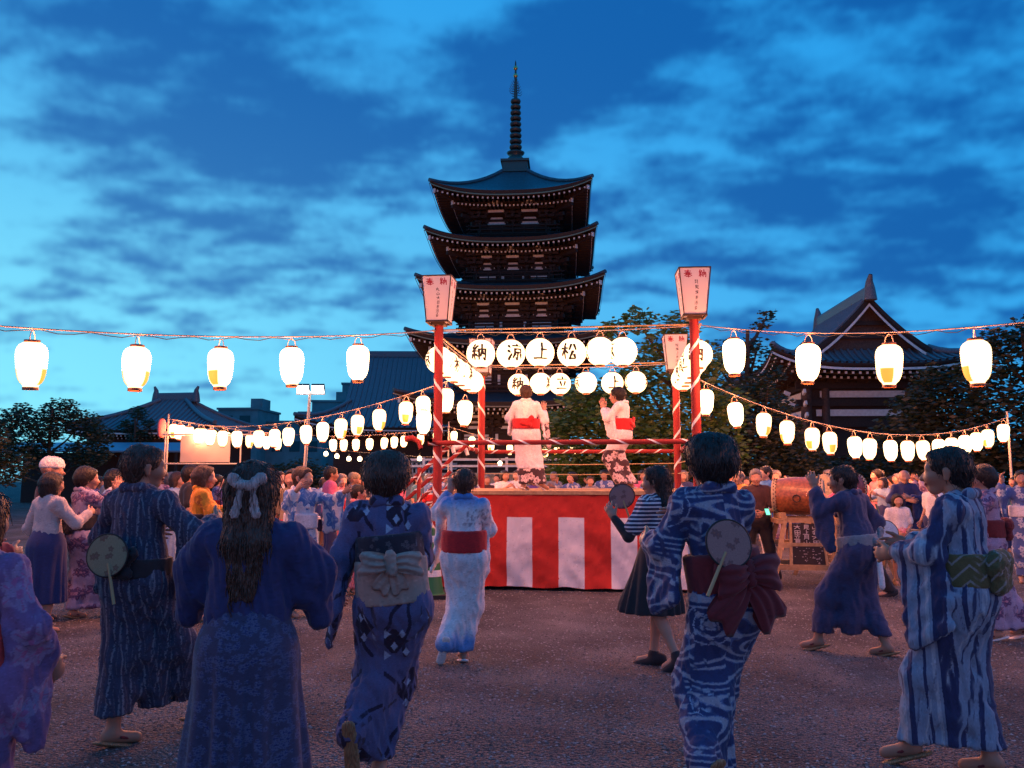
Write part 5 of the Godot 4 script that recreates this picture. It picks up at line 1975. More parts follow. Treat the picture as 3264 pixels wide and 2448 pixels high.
func obi(o: Node3D, sp: Dictionary, wa: Vector3, hip: Vector3, mid_s: Vector3, cell: float, fat: float) -> void:
	if not sp.has("obi"): return
	var m: Material = M[sp.obi]
	var Z := Vector3(0, 0, 1)
	var man: bool = sp.get("man", false)
	var lo: float = sp.get("obi0", 0.9 if man else 0.955)
	var hi: float = sp.get("obi1", 1.0 if man else 1.115)
	var ax := (mid_s - hip).normalized()
	var c := hip + ax * (((lo + hi) * 0.5 - hip.y) / ax.y)
	var hh := (hi - lo) * 0.5 / ax.y
	var a := Acc.new()
	nets(a, [bn(c - ax * (hh + 0.1), c + ax * (hh + 0.1), 0.199 * fat, 0.192 * fat, 0.03, Z, 1.16)], minf(cell, 0.016), [[ax, ax.dot(c) + hh], [-ax, -ax.dot(c) + hh]], 0.005)
	put(a, "obi", m, o)
	if sp.has("obi2"):
		var c2: Vector3 = hip + ax * (((sp.obi20 + sp.obi21) * 0.5 - hip.y) / ax.y)
		var h2: float = (sp.obi21 - sp.obi20) * 0.5 / ax.y
		var a2 := Acc.new()
		nets(a2, [bn(c2 - ax * (h2 + 0.1), c2 + ax * (h2 + 0.1), 0.186 * fat, 0.184 * fat, 0.03, Z, 1.16)], minf(cell, 0.016), [[ax, ax.dot(c2) + h2], [-ax, -ax.dot(c2) + h2]], 0.004)
		put(a2, "upper_sash", M[sp.obi2], o)
	var bow: String = sp.get("bow", "box")
	if bow == "none": return
	var bz := c + Vector3(0, 0, 0.165 * fat)
	var b := []
	if bow == "box":
		b = [bn(bz + Vector3(-0.07, 0.03, 0.0), bz + Vector3(0.07, 0.03, 0.0), 0.07, -1, 0.03, Z, 1.5), bn(bz + Vector3(-0.06, -0.06, 0.0), bz + Vector3(0.06, -0.06, 0), 0.055, -1, 0.03, Z, 1.5)]
	elif bow == "ribbon" or bow == "big":
		bz.y += sp.get("bowy", 0.0)
		bz.z += 0.02
		b = [bn(bz + Vector3(-0.004, 0.035, 0.02), bz + Vector3(0.004, -0.03, 0.02), 0.03, -1, 0.01, Z, 1.4)]
		var fa := Acc.new()
		for sd in [-1.0, 1.0]:
			if bow == "ribbon":
				flap(fa, bz, Vector3(sd, 0.12, 0), 0.15, 0.026, 0.062, 3.0, 0.03)
				flap(fa, bz - Vector3(0, 0.02, 0.008), Vector3(sd * 0.6, -1, 0), 0.11, 0.02, 0.045, 2.0, 0.012)
			else:
				flap(fa, bz + Vector3(0, 0.01, 0.01), Vector3(sd, -0.05 + 0.12 * sd, 0), 0.165, 0.03, 0.085, 3.0, 0.05)
				flap(fa, bz - Vector3(0, 0.02, 0.0), Vector3(sd * 0.8, -0.95, 0), 0.23, 0.03, 0.085, 3.0, 0.03)
		put(fa, "bow_loops", M[sp.get("bowm", sp.obi)], o, "stuff")
	elif bow == "knot":
		b = [bn(bz + Vector3(-0.05, 0.01, 0), bz + Vector3(0.06, -0.02, 0), 0.035, -1, 0.02, Z, 1.3), bn(bz + Vector3(0.02, 0, 0), bz + Vector3(0.09, 0.09, 0.0), 0.03, 0.036, 0.02, Z, 1.6)]
	var k := Acc.new()
	nets(k, b, minf(cell, 0.011), [], 0.01, Vector3(34, 26, 34))
	put(k, "obi_bow", M[sp.get("bowm", sp.obi)], o)

# one pleated loop of a tied sash, a closed double sheet of cloth
func flap(a: Acc, p: Vector3, dir: Vector3, l: float, w0: float, w1: float, pleats: float, puff: float) -> void:
	dir = dir.normalized()
	var across := dir.cross(Vector3(0, 0, 1)).normalized()
	var rows := []
	for k in 23:
		var u := k / 11.0 if k < 12 else (22 - k) / 11.0
		var back := 0.0 if k < 12 else -1.0
		var row := []
		for q in 21:
			var v := q / 10.0 - 1.0
			var w := lerpf(w0, w1, sqrt(u))
			var cr := 0.008 * cos(v * PI * pleats + 1.5 * sin(u * 4.0)) * (1.0 - 0.55 * u)
			var z := puff * sin(PI * minf(u * 0.85 + 0.12, 1.0)) * (1.0 - 0.45 * v * v) + cr + back * (0.012 + puff * 0.7 * sin(PI * u))
			row.append(p + dir * (l * u * (1.0 - 0.06 * cos(v * 5.0))) + across * (w * v) + Vector3(0, -0.02 * u * u, z))
		rows.append(row)
	sheet(a, rows)

func shoes(o: Node3D, sp: Dictionary, J: Dictionary) -> void:
	var kind: String = sp.get("shoe", "sandal")
	if kind == "none": return
	for s in ["l", "r"]:
		var td: Vector3 = sp.get("t" + s, Vector3(0, -0.35, -1)).normalized()
		var A: Vector3 = J["a" + s]
		var n := td.cross(Vector3(1, 0, 0) if absf(td.x) < 0.7 else Vector3(0, 0, 1)).normalized()
		if n.y < 0: n = -n
		var c := Acc.new()
		var heel := A - n * 0.072 - td * 0.055
		var toe := A - n * 0.068 + td * 0.165
		if kind == "sandal":
			nets(c, [bn(heel, toe, 0.036, 0.04, 0.01, n, 2.8)], 0.011)
			var sb := put(c, "sandal", M[sp.get("sole", "straw")], o)
			c = Acc.new()
			nets(c, [bn(A + td * 0.13 - n * 0.03, A + td * 0.04 - n * 0.03 + n.cross(td) * 0.035, 0.009, -1, 0.01), bn(A + td * 0.13 - n * 0.03, A + td * 0.04 - n * 0.03 - n.cross(td) * 0.035, 0.009, -1, 0.01)], 0.009)
			put(c, "strap", M.obi_wine, sb)
		else:
			nets(c, [bn(heel + n * 0.02, toe + n * 0.012, 0.046, 0.042, 0.02), bn(A, A - n * 0.04, 0.046, 0.046, 0.03)], 0.012)
			put(c, "shoe", M[sp.get("sole", "straw")], o)

# ---------------------------------------------------------------- cloth
func blank(w: int, h: int, c: Color) -> Image:
	var im := Image.create(w, h, false, Image.FORMAT_RGB8)
	im.fill(c)
	return im

func grainy(im: Image, amount := 0.12) -> Image:
	for k in im.get_width() * im.get_height() / 5:
		var x := rng.randi() % (im.get_width() - 1)
		var y := rng.randi() % im.get_height()
		var c := im.get_pixel(x, y)
		var f := 1.0 + rng.randf_range(-amount, amount)
		im.fill_rect(Rect2i(x, y, 2, 1), Color(c.r * f, c.g * f, c.b * f))
	return im

func cloth(name_: String, im: Image, metres: float, rough := 0.85) -> void:
	var m := mat(Color.WHITE, rough)
	tri(m, ImageTexture.create_from_image(grainy(im)), 1.0 / metres, false, 8.0)
	m.vertex_color_use_as_albedo = true
	m.rim_enabled = true
	m.rim = 0.25
	M[name_] = m

func plain(name_: String, r: float, g: float, b: float, rough := 0.85) -> void:
	cloth(name_, blank(48, 48, lin(r, g, b)), 0.35, rough)

func bloom(im: Image, p: Vector2, r: float, c: Color, d: Color) -> void:
	var w := im.get_width()
	var h := im.get_height()
	for y in range(int(p.y - r), int(p.y + r) + 1):
		for x in range(int(p.x - r), int(p.x + r) + 1):
			var v := Vector2(x, y) - p
			var a := v.angle()
			var e := r * (0.82 + 0.18 * cos(a * 5.0))
			if v.length() < e:
				im.set_pixel(posmod(x, w), posmod(y, h), d if v.length() < r * 0.24 or (v.length() < e * 0.86 and absf(sin(a * 2.5)) < 0.16) else c)

func fabrics() -> void:
	M.skin = []
	for c in [[0.42, 0.22, 0.15], [0.36, 0.18, 0.115], [0.5, 0.29, 0.21]]:
		var s := mat(lin(c[0], c[1], c[2]), 0.55)
		s.subsurf_scatter_enabled = true
		s.subsurf_scatter_strength = 0.12
		M.skin.append(s)
	M.lips = mat(lin(0.3, 0.07, 0.06), 0.5)
	for nm in [["hair", 0.012, 0.008, 0.007], ["hair_brown", 0.055, 0.026, 0.016], ["hair_grey", 0.16, 0.14, 0.14], ["towel", 0.7, 0.68, 0.68], ["straw", 0.3, 0.18, 0.09], ["pale_lace", 0.4, 0.34, 0.33]]:
		var m := tri(mat(Color.WHITE, 0.5), noise_tex(0.09, lin(nm[1] * 0.55, nm[2] * 0.55, nm[3] * 0.55), lin(nm[1] * 1.6, nm[2] * 1.6, nm[3] * 1.6), 128, 3), 1.0)
		m.uv1_scale = Vector3(9, 1.6, 9)
		m.heightmap_enabled = true
		m.heightmap_texture = noise_tex(0.12, Color.BLACK, Color.WHITE, 128, 2)
		m.heightmap_scale = 0.8
		M[nm[0]] = m
	# dark striped
	var im := blank(128, 128, lin(0.03, 0.036, 0.08))
	for k in 8:
		im.fill_rect(Rect2i(k * 16 + 3, 0, 3, 128), lin(0.16, 0.16, 0.2))
		im.fill_rect(Rect2i(k * 16 + 11, 0, 1, 128), lin(0.1, 0.1, 0.14))
	for k in 700: im.fill_rect(Rect2i(rng.randi() % 126, rng.randi() % 124, 2, 3), lin(0.024, 0.028, 0.06))
	cloth("stripe_dark", im, 0.42)
	# blue with dark branches and pale lozenges
	im = blank(256, 256, lin(0.09, 0.095, 0.21))
	for s in [[0, 30, 120, 150], [120, 150, 256, 90], [60, 90, 40, 256], [170, 125, 230, 256], [0, 200, 60, 90], [200, 0, 170, 125], [90, 0, 120, 60]]:
		var n := 90
		for k in n:
			dab(im, lerpf(s[0], s[2], k / 90.0) + 4.0 * sin(k * 0.15), lerpf(s[1], s[3], k / 90.0), 3.4, lin(0.018, 0.012, 0.04))
	for p in [[64, 70, 44], [190, 190, 46], [20, 220, 26]]:
		for y in range(-p[2], p[2]):
			var w: int = int(p[2] - absi(y) * 0.8)
			im.fill_rect(Rect2i(clampi(p[0] - w, 0, 255), posmod(p[1] + y, 256), w * 2, 1), lin(0.022, 0.012, 0.035))
		for q in [[-18, -16], [16, -16], [0, 10], [-20, 30], [24, 24]]:
			for y in range(-10, 11):
				var w := int((10 - absi(y)) * 0.7)
				im.fill_rect(Rect2i(clampi(p[0] + q[0] - w, 0, 255), posmod(p[1] + q[1] + y, 256), w * 2 + 1, 1), lin(0.34, 0.42, 0.56))
	cloth("lozenge", im, 0.62)
	# white
	cloth("white_yukata", blank(64, 64, lin(0.74, 0.7, 0.72)), 0.4)
	# waves
	im = blank(256, 256, lin(0.022, 0.035, 0.12))
	var f := FastNoiseLite.new()
	f.frequency = 0.007
	f.seed = 8
	f.fractal_octaves = 2
	for y in 256:
		for x in 256:
			var v := f.get_noise_2d(x * 0.7, y * 1.6) * 6.0 + sin(x * TAU / 256.0) * 0.9 + sin(y * TAU / 256.0 * 2.0) * 0.8
			var s := sin(v * 3.4) + 0.35 * f.get_noise_2d(x * 5.0, y * 5.0)
			if s > 0.25:
				im.set_pixel(x, y, lin(0.28, 0.3, 0.37) if s > 0.6 else lin(0.08, 0.12, 0.26))
	for p in [[60, 60], [180, 120], [110, 210], [230, 20]]:
		for r in range(26, 2, -5):
			for k in 80:
				var t := TAU * k / 80.0
				im.fill_rect(Rect2i(posmod(int(p[0] + cos(t) * r), 256), posmod(int(p[1] + sin(t) * r), 256), 2, 2), lin(0.3, 0.35, 0.46) if r % 2 == 0 else lin(0.022, 0.035, 0.12))
	cloth("waves", im, 0.85)
	# pale blue with bold stripes
	im = blank(256, 64, lin(0.21, 0.27, 0.37))
	for s in [[10, 34], [70, 6], [100, 12], [150, 30], [204, 5], [228, 10]]:
		im.fill_rect(Rect2i(s[0], 0, s[1], 64), lin(0.02, 0.03, 0.1))
	for s in [[50, 8], [120, 20], [190, 8]]:
		im.fill_rect(Rect2i(s[0], 0, s[1], 64), lin(0.34, 0.39, 0.46))
	cloth("bold_stripe", im, 0.55)
	# tee stripes
	im = blank(64, 64, lin(0.02, 0.025, 0.07))
	for k in 4: im.fill_rect(Rect2i(0, k * 16, 64, 7), lin(0.6, 0.6, 0.65))
	cloth("tee", im, 0.13)
	# flowers
	for fl in [["flower_dark", [0.05, 0.022, 0.03], [0.66, 0.52, 0.52], [0.24, 0.13, 0.14], 26.0, 0.34, 7], ["flower_purple", [0.3, 0.25, 0.38], [0.09, 0.05, 0.14], [0.4, 0.2, 0.28], 18.0, 0.5, 12], ["flower_blue", [0.07, 0.12, 0.32], [0.5, 0.52, 0.6], [0.16, 0.2, 0.4], 17.0, 0.42, 9], ["leaf_orange", [0.78, 0.27, 0.015], [0.42, 0.1, 0.01], [0.6, 0.2, 0.01], 12.0, 0.5, 4], ["flower_pink", [0.66, 0.2, 0.22], [0.7, 0.45, 0.42], [0.5, 0.1, 0.12], 12.0, 0.4, 8], ["wave_light", [0.55, 0.56, 0.62], [0.06, 0.17, 0.4], [0.2, 0.34, 0.52], 30.0, 0.5, 7], ["motif_violet", [0.16, 0.09, 0.23], [0.25, 0.18, 0.33], [0.3, 0.1, 0.25], 20.0, 0.5, 8], ["fan_print", [0.24, 0.22, 0.13], [0.14, 0.1, 0.06], [0.2, 0.12, 0.1], 14.0, 0.2, 9], ["fan_rose", [0.3, 0.17, 0.15], [0.17, 0.09, 0.09], [0.24, 0.1, 0.08], 13.0, 0.2, 9]]:
		im = blank(128, 128, lin(fl[1][0], fl[1][1], fl[1][2]))
		for k in fl[6]:
			bloom(im, Vector2((k * 47 + 13 * (k % 3)) % 128, (k * 29 + 40 * (k % 2)) % 128), fl[4] * (0.75 + 0.4 * ((k * 7) % 5) / 5.0), lin(fl[2][0], fl[2][1], fl[2][2]), lin(fl[3][0], fl[3][1], fl[3][2]))
		cloth(fl[0], im, fl[5])
	# obi with woven bands
	im = blank(128, 128, lin(0.1, 0.085, 0.03))
	for k in 4:
		for x in 128:
			im.fill_rect(Rect2i(x, posmod(k * 32 + absi(x % 64 - 32), 128), 1, 6), lin(0.24, 0.22, 0.2))
	cloth("obi_olive", im, 0.3)
	im = blank(128, 128, lin(0.018, 0.016, 0.03))
	for k in 90: bloom(im, Vector2(rng.randi() % 128, rng.randi() % 128), 3.0 + rng.randf() * 3.0, lin(0.09, 0.08, 0.09), lin(0.05, 0.04, 0.06))
	im.fill_rect(Rect2i(56, 56, 14, 16), lin(0.22, 0.25, 0.32))
	cloth("obi_dark", im, 0.34)
	for pc in [["obi_red", 0.5, 0.012, 0.016], ["obi_beige", 0.36, 0.27, 0.22], ["obi_wine", 0.13, 0.012, 0.018], ["obi_black", 0.016, 0.014, 0.02], ["cloth_black", 0.016, 0.015, 0.02], ["cloth_navy", 0.018, 0.028, 0.11], ["indigo", 0.05, 0.05, 0.12], ["royal", 0.02, 0.026, 0.1], ["white_shirt", 0.68, 0.65, 0.64], ["dim_white", 0.42, 0.38, 0.38], ["grey_shirt", 0.24, 0.23, 0.25], ["pink_shirt", 0.62, 0.12, 0.24], ["crimson", 0.4, 0.03, 0.035], ["sky_shirt", 0.25, 0.36, 0.52], ["khaki", 0.3, 0.22, 0.13], ["purple_shirt", 0.14, 0.07, 0.3], ["teal", 0.05, 0.17, 0.22], ["mustard", 0.55, 0.26, 0.05], ["happi_dark", 0.05, 0.02, 0.025], ["collar_blue", 0.06, 0.2, 0.5]]:
		plain(pc[0], pc[1], pc[2], pc[3])
	im = blank(128, 128, lin(0.03, 0.035, 0.085))
	for k in 260: bloom(im, Vector2(rng.randi() % 128, rng.randi() % 128), 2.0 + rng.randf() * 4.0, lin(0.06, 0.08, 0.16), lin(0.01, 0.02, 0.1))
	cloth("lace_blue", im, 0.4)

# a round paper fan: centre of its leaf, which way it faces, which way its handle points
func fan(label: String, at: Vector3, face: Vector3, handle: Vector3, r: float, m: Material) -> void:
	var z := face.normalized()
	var y := -(handle - z * handle.dot(z)).normalized()
	var b := Basis(y.cross(z), y, z)
	var o := thing("paper_fan", label, "fan", at, 0.0, "round paper fans of the dancers")
	o.basis = b
	var a := Acc.new()
	var rows := []
	for j in 14:
		var row := []
		var jj := j if j < 7 else 13 - j
		for k in 33:
			var t := TAU * k / 32.0
			var rr := r * jj / 6.0 * (1.0 - 0.12 * maxf(0.0, -sin(t)))
			row.append(Vector3(cos(t) * rr, sin(t) * rr, (0.003 if j < 7 else -0.003) + 0.0012 * sin(t * 16.0) * jj / 6.0))
		rows.append(row)
	sheet(a, rows)
	put(a, "leaf", m, o)
	var e := Acc.new()
	var pts := []
	for k in 33:
		var t := TAU * k / 32.0
		var rr := r * (1.0 - 0.12 * maxf(0.0, -sin(t)))
		pts.append(Vector3(cos(t) * rr, sin(t) * rr, 0))
	tube(e, pts, 0.005, 0.005, 6, false)
	put(e, "rim", M.black, o)
	var h := Acc.new()
	tube(h, [Vector3(0, -r * 0.3, 0), Vector3(0, -r - 0.14, 0)], 0.008, 0.009, 8)
	put(h, "handle", M.bamboo, o)

# ---------------------------------------------------------------- the dancers
func v3(x: float, y: float, z: float) -> Vector3: return Vector3(x, y, z)

func dancers() -> void:
	fabrics()
	var gd := "dancers in the ring round the stage"
	var n := 0.0115
	# near ring
	person({"label": "man in dark striped yukata with a fan tucked in his low black sash, at left", "at": Vector2(-2.19, -4.9), "yaw": -14.0, "h": 1.69, "cell": n, "cloth": "stripe_dark", "obi": "obi_black", "man": true, "bow": "knot", "hair": "short", "hc": "hair_brown", "hy": -34.0, "skin": 1, "group": gd, "face": true,
		"j": {"el": v3(-0.3, 1.1, -0.06), "wl": v3(-0.2, 1.12, -0.33), "er": v3(0.34, 1.12, -0.05), "wr": v3(0.27, 1.2, -0.32), "kr": v3(0.14, 0.5, -0.2), "ar": v3(0.15, 0.1, -0.4), "kl": v3(-0.07, 0.46, 0.02), "al": v3(-0.05, 0.085, 0.06)}, "tr": v3(0.7, -0.25, -0.7), "tl": v3(0.5, -0.3, -0.8), "hem": 0.17, "hemr": 0.092})
	fan("round yellowish fan tucked into the back of the striped man's sash", v3(-2.26, 1.07, -4.68), v3(-0.15, 0.05, 1), v3(0.25, -1, 0), 0.125, M.fan_print)
	person({"label": "woman seen from behind with long hair, deep blue blouse and lace skirt, nearest the camera", "at": Vector2(-1.03, -3.3), "yaw": 4.0, "h": 1.56, "cell": n, "wear": "tee", "sleeve": "wide", "cloth": "royal", "skirt": "lace_blue", "hem": 0.2, "flare": 0.27, "low": 0.79, "hair": "long", "hc": "hair_brown", "clip": true, "group": gd, "face": false, "fat": 1.08, "shoe": "shoe", "sole": "obi_black",
		"j": {"el": v3(-0.245, 1.2, -0.08), "wl": v3(-0.28, 1.26, -0.34), "er": v3(0.255, 1.18, -0.06), "wr": v3(0.17, 1.24, -0.32)}})
	person({"label": "woman in blue yukata with pale lozenges and a wide beige sash bow, one foot lifted", "at": Vector2(-0.64, -4.27), "yaw": 6.0, "h": 1.62, "cell": n, "cloth": "lozenge", "obi": "obi_beige", "obi0": 0.88, "obi1": 1.1, "obi2": "obi_dark", "obi20": 1.09, "obi21": 1.22, "bow": "ribbon", "bowy": 0.1, "hair": "volume", "hc": "hair_brown", "hy": -8.0, "group": gd,
		"j": {"el": v3(-0.22, 1.12, 0.0), "wl": v3(-0.25, 0.94, -0.18), "er": v3(0.18, 1.1, -0.08), "wr": v3(0.1, 1.1, -0.32), "hl": v3(-0.04, 0.86, 0.02), "hr": v3(0.125, 0.86, 0.02), "kr": v3(0.05, 0.46, -0.1), "ar": v3(-0.02, 0.085, -0.03), "kl": v3(-0.07, 0.5, -0.14), "al": v3(-0.15, 0.3, 0.12)}, "tl": v3(0.1, -1, -0.25), "hem": 0.13, "hemr": 0.06, "fat": 0.94, "dl": v3(-0.04, -0.32, 0.04)})
	var white_dye := func(p: Vector3) -> Color:
		var t := smoothstep(1.24, 1.38, p.y) * (1.0 - smoothstep(0.16, 0.3, absf(p.x)))
		t = maxf(t, 1.0 - smoothstep(0.16, 0.3, p.y + 0.06 * wob.get_noise_2d(p.x * 9.0, p.z * 9.0)))
		var spot := wob.get_noise_2d(p.x * 26.0, p.y * 26.0)
		var print_ := 1.0 if spot > 0.22 and p.y > 1.13 and p.y < 1.28 and p.x > 0.0 else 0.0
		return Color(1, 1, 1).lerp(Color(0.13, 0.36, 0.78), t).lerp(Color(0.3, 0.26, 0.32), print_ * 0.8)
	person({"label": "woman in white yukata dyed blue at collar and hem with red sash, left hand raised", "at": Vector2(-0.40, -7.0), "yaw": -6.0, "h": 1.58, "cell": 0.016, "cloth": "white_yukata", "collar": "collar_blue", "dye": white_dye, "obi": "obi_red", "obi0": 0.92, "obi1": 1.1, "bow": "none", "hair": "short", "hc": "hair_brown", "hp": 6.0, "group": gd, "sole": "white_shirt",
		"j": {"el": v3(-0.25, 1.24, -0.1), "wl": v3(-0.15, 1.44, -0.16), "er": v3(0.2, 1.1, -0.14), "wr": v3(0.06, 1.22, -0.32), "kl": v3(-0.06, 0.47, -0.06), "al": v3(-0.13, 0.2, 0.1), "ar": v3(0.0, 0.085, -0.02), "kr": v3(0.06, 0.46, -0.07)}, "fl": v3(0.05, 1, -0.25), "bl": v3(0, 0.1, 1), "dl": v3(-0.07, -0.5, 0.02), "dr": v3(0.0, -0.4, 0.0), "tl": v3(-0.3, -0.9, -0.4), "tr": v3(-0.4, -0.25, -1), "hem": 0.1, "hemr": 0.08})
	person({"label": "girl with long black hair in a striped tee and black skirt holding up a fan", "at": Vector2(1.2, -6.84), "yaw": 42.0, "h": 1.6, "cell": 0.016, "wear": "tee", "cloth": "tee", "skirt": "cloth_black", "hem": 0.43, "flare": 0.25, "swing": v3(-0.05, 0.0, -0.1), "low": 0.9, "hair": "long", "hc": "hair", "hy": 25.0, "group": gd, "shoe": "shoe", "sole": "obi_black", "armcover": "cloth_black", "fat": 0.9,
		"j": {"el": v3(-0.24, 1.05, -0.12), "wl": v3(-0.27, 1.2, -0.25), "er": v3(0.27, 1.14, -0.05), "wr": v3(0.22, 1.34, -0.14), "kl": v3(-0.07, 0.48, 0.0), "al": v3(-0.06, 0.13, 0.2), "kr": v3(0.07, 0.48, -0.08), "ar": v3(0.03, 0.085, -0.1)}, "fl": v3(-0.15, 0.9, -0.5), "fr": v3(-0.05, 1, 0), "tl": v3(-0.2, -0.8, -1), "tr": v3(-0.4, -0.35, -1)})
	fan("round dark printed fan held up by the girl in the striped tee", v3(0.93, 1.35, -7.02), v3(-0.25, 0.1, 1), v3(0.35, -1, 0), 0.108, M.fan_rose)
	person({"label": "dancer in blue and white wave patterned yukata with a big wine red bow", "at": Vector2(0.98, -4.07), "yaw": 20.0, "h": 1.7, "cell": n, "cloth": "waves", "obi": "obi_wine", "obi0": 0.93, "obi1": 1.1, "bow": "big", "hair": "volume", "hc": "hair", "hy": -8.0, "group": gd,
		"j": {"el": v3(-0.21, 1.12, -0.08), "wl": v3(-0.18, 1.13, -0.28), "er": v3(0.18, 1.1, -0.12), "wr": v3(0.06, 1.22, -0.32), "hl": v3(-0.02, 0.87, 0.03), "hr": v3(0.135, 0.87, 0.03), "kl": v3(-0.07, 0.49, -0.08), "al": v3(-0.2, 0.25, 0.17), "kr": v3(0.08, 0.47, -0.14), "ar": v3(0.0, 0.085, -0.02)}, "dl": v3(-0.03, -0.28, 0.05), "tl": v3(-0.5, -0.75, -0.5), "hem": 0.12, "hemr": 0.064, "fat": 0.93})
	fan("round pinkish fan tucked slantwise above the wine red bow", v3(0.99, 1.2, -3.83), v3(0.25, 0.12, 1), v3(-0.5, -0.9, 0), 0.115, M.fan_rose)
	person({"label": "man in dark blue yukata stepping left with his left arm raised, beside the drums", "at": Vector2(3.03, -7.3), "yaw": 48.0, "h": 1.64, "cell": 0.017, "cloth": "indigo", "obi": "grey_shirt", "man": true, "bow": "knot", "hair": "short", "hc": "hair", "hy": 10.0, "skin": 1, "group": gd,
		"j": {"hd": v3(0, 1.47, -0.12), "nk": v3(0, 1.34, -0.06), "sl": v3(-0.16, 1.3, -0.08), "sr": v3(0.16, 1.29, -0.03), "el": v3(-0.18, 1.2, -0.26), "wl": v3(-0.17, 1.42, -0.3), "er": v3(0.3, 1.1, 0.06), "wr": v3(0.36, 0.93, 0.0), "kl": v3(-0.1, 0.48, -0.26), "al": v3(-0.1, 0.1, -0.36), "kr": v3(0.08, 0.45, 0.0), "ar": v3(0.08, 0.085, 0.16)}, "tl": v3(-0.2, -0.35, -1), "hem": 0.16, "towel": true})
	fan("round pale fan held low by the man in dark blue", v3(3.33, 1.02, -7.45), v3(0.2, 0.1, 1), v3(-0.2, 0.9, 0.1), 0.13, M.white_yukata)
	person({"label": "dancer in pale blue yukata with bold dark stripes and olive woven sash", "at": Vector2(2.37, -4.41), "yaw": 48.0, "h": 1.66, "cell": n, "cloth": "bold_stripe", "obi": "obi_olive", "obi0": 0.93, "obi1": 1.09, "bow": "box", "hair": "short", "hc": "hair", "hy": 8.0, "skin": 1, "group": gd,
		"j": {"hd": v3(0, 1.5, -0.05), "el": v3(-0.21, 1.1, -0.12), "wl": v3(-0.13, 1.08, -0.3), "er": v3(0.19, 1.13, -0.12), "wr": v3(0.1, 1.12, -0.3), "kl": v3(-0.09, 0.47, -0.2), "al": v3(-0.09, 0.12, -0.28), "kr": v3(0.06, 0.45, -0.02), "ar": v3(0.05, 0.085, 0.06)}, "dl": v3(-0.05, -0.42, 0.05), "tl": v3(-0.1, -0.45, -1), "hem": 0.13})
	person({"label": "short person in violet blue patterned yukata cut by the left edge of the photo", "at": Vector2(-1.9, -2.95), "yaw": -6.0, "h": 1.46, "cell": n, "cloth": "motif_violet", "obi": "crimson", "bow": "none", "hair": "bob", "hc": "hair", "group": gd, "face": false,
		"j": {"el": v3(-0.24, 1.08, 0), "wl": v3(-0.2, 0.9, -0.2), "er": v3(0.25, 1.1, -0.02), "wr": v3(0.22, 0.93, -0.2)}})
	person({"label": "woman in crimson top behind the short person at the left edge", "at": Vector2(-3.02, -4.5), "yaw": -25.0, "h": 1.69, "cell": 0.018, "wear": "tee", "sleeve": "long", "cloth": "crimson", "skirt": "cloth_black", "hem": 0.4, "hair": "volume", "hc": "hair_brown", "hy": -30.0, "group": gd, "shoe": "shoe", "sole": "obi_black",
		"j": {"er": v3(0.19, 1.08, 0.0), "wr": v3(0.1, 1.05, -0.24), "wl": v3(-0.1, 1.05, -0.24)}})
	# the middle ring
	var c := 0.021
	person({"label": "person with a white towel round the head and dark clothes, at left", "at": Vector2(-5.03, -9.0), "yaw": -70.0, "h": 1.72, "cell": c, "wear": "tee", "sleeve": "long", "cloth": "happi_dark", "pants": "cloth_black", "hair": "cap", "hc": "towel", "group": gd, "skin": 1, "shoe": "shoe", "sole": "obi_black", "j": {"wl": v3(-0.2, 0.95, -0.2)}})
	person({"label": "woman in white long sleeved shirt beside the person with the towel", "at": Vector2(-4.62, -8.3), "yaw": -30.0, "h": 1.56, "cell": c, "wear": "tee", "sleeve": "long", "cloth": "dim_white", "skirt": "cloth_navy", "hem": 0.3, "flare": 0.19, "low": 0.9, "hair": "bob", "hc": "hair", "group": gd, "shoe": "shoe", "sole": "obi_black", "j": {"el": v3(-0.28, 1.05, 0.02), "wl": v3(-0.3, 0.86, -0.12), "er": v3(0.25, 1.1, -0.15), "wr": v3(0.15, 1.2, -0.34)}})
	person({"label": "woman in purple flowered yukata clapping her raised hands, at left", "at": Vector2(-4.68, -9.1), "yaw": -38.0, "h": 1.62, "cell": c, "cloth": "flower_purple", "obi": "obi_black", "bow": "box", "hair": "volume", "hc": "hair", "hy": -15.0, "group": gd, "j": {"el": v3(-0.2, 1.18, -0.22), "wl": v3(-0.03, 1.38, -0.34), "er": v3(0.2, 1.18, -0.22), "wr": v3(0.03, 1.38, -0.34), "kr": v3(0.1, 0.48, -0.18), "ar": v3(0.1, 0.1, -0.32)}, "fl": v3(0.05, 1, -0.2), "fr": v3(-0.05, 1, -0.2), "curl": 0.15, "tr": v3(0.3, -0.3, -1)})
	person({"label": "person with dark hair and pale collar behind the purple yukata", "at": Vector2(-5.0, -10.4), "yaw": -50.0, "h": 1.62, "cell": 0.026, "wear": "tee", "sleeve": "short", "cloth": "white_shirt", "pants": "cloth_navy", "hair": "bob", "hc": "hair", "group": gd, "shoe": "shoe", "j": {"er": v3(0.24, 1.15, -0.2), "wr": v3(0.1, 1.32, -0.36)}})
	person({"label": "woman in bright orange yukata with dark sash, facing right", "at": Vector2(-3.36, -9.0), "yaw": -72.0, "h": 1.64, "cell": c, "cloth": "leaf_orange", "obi": "obi_black", "bow": "box", "hair": "bob", "hc": "hair_brown", "group": gd, "j": {"el": v3(-0.24, 1.12, -0.14), "wl": v3(-0.12, 1.15, -0.36), "er": v3(0.24, 1.14, -0.14), "wr": v3(0.12, 1.18, -0.36)}})
	person({"label": "man in dark shirt behind the orange yukata", "at": Vector2(-4.28, -11.0), "yaw": -60.0, "h": 1.68, "cell": 0.026, "wear": "tee", "cloth": "cloth_black", "pants": "cloth_black", "hair": "short", "group": gd, "skin": 1, "shoe": "shoe"})
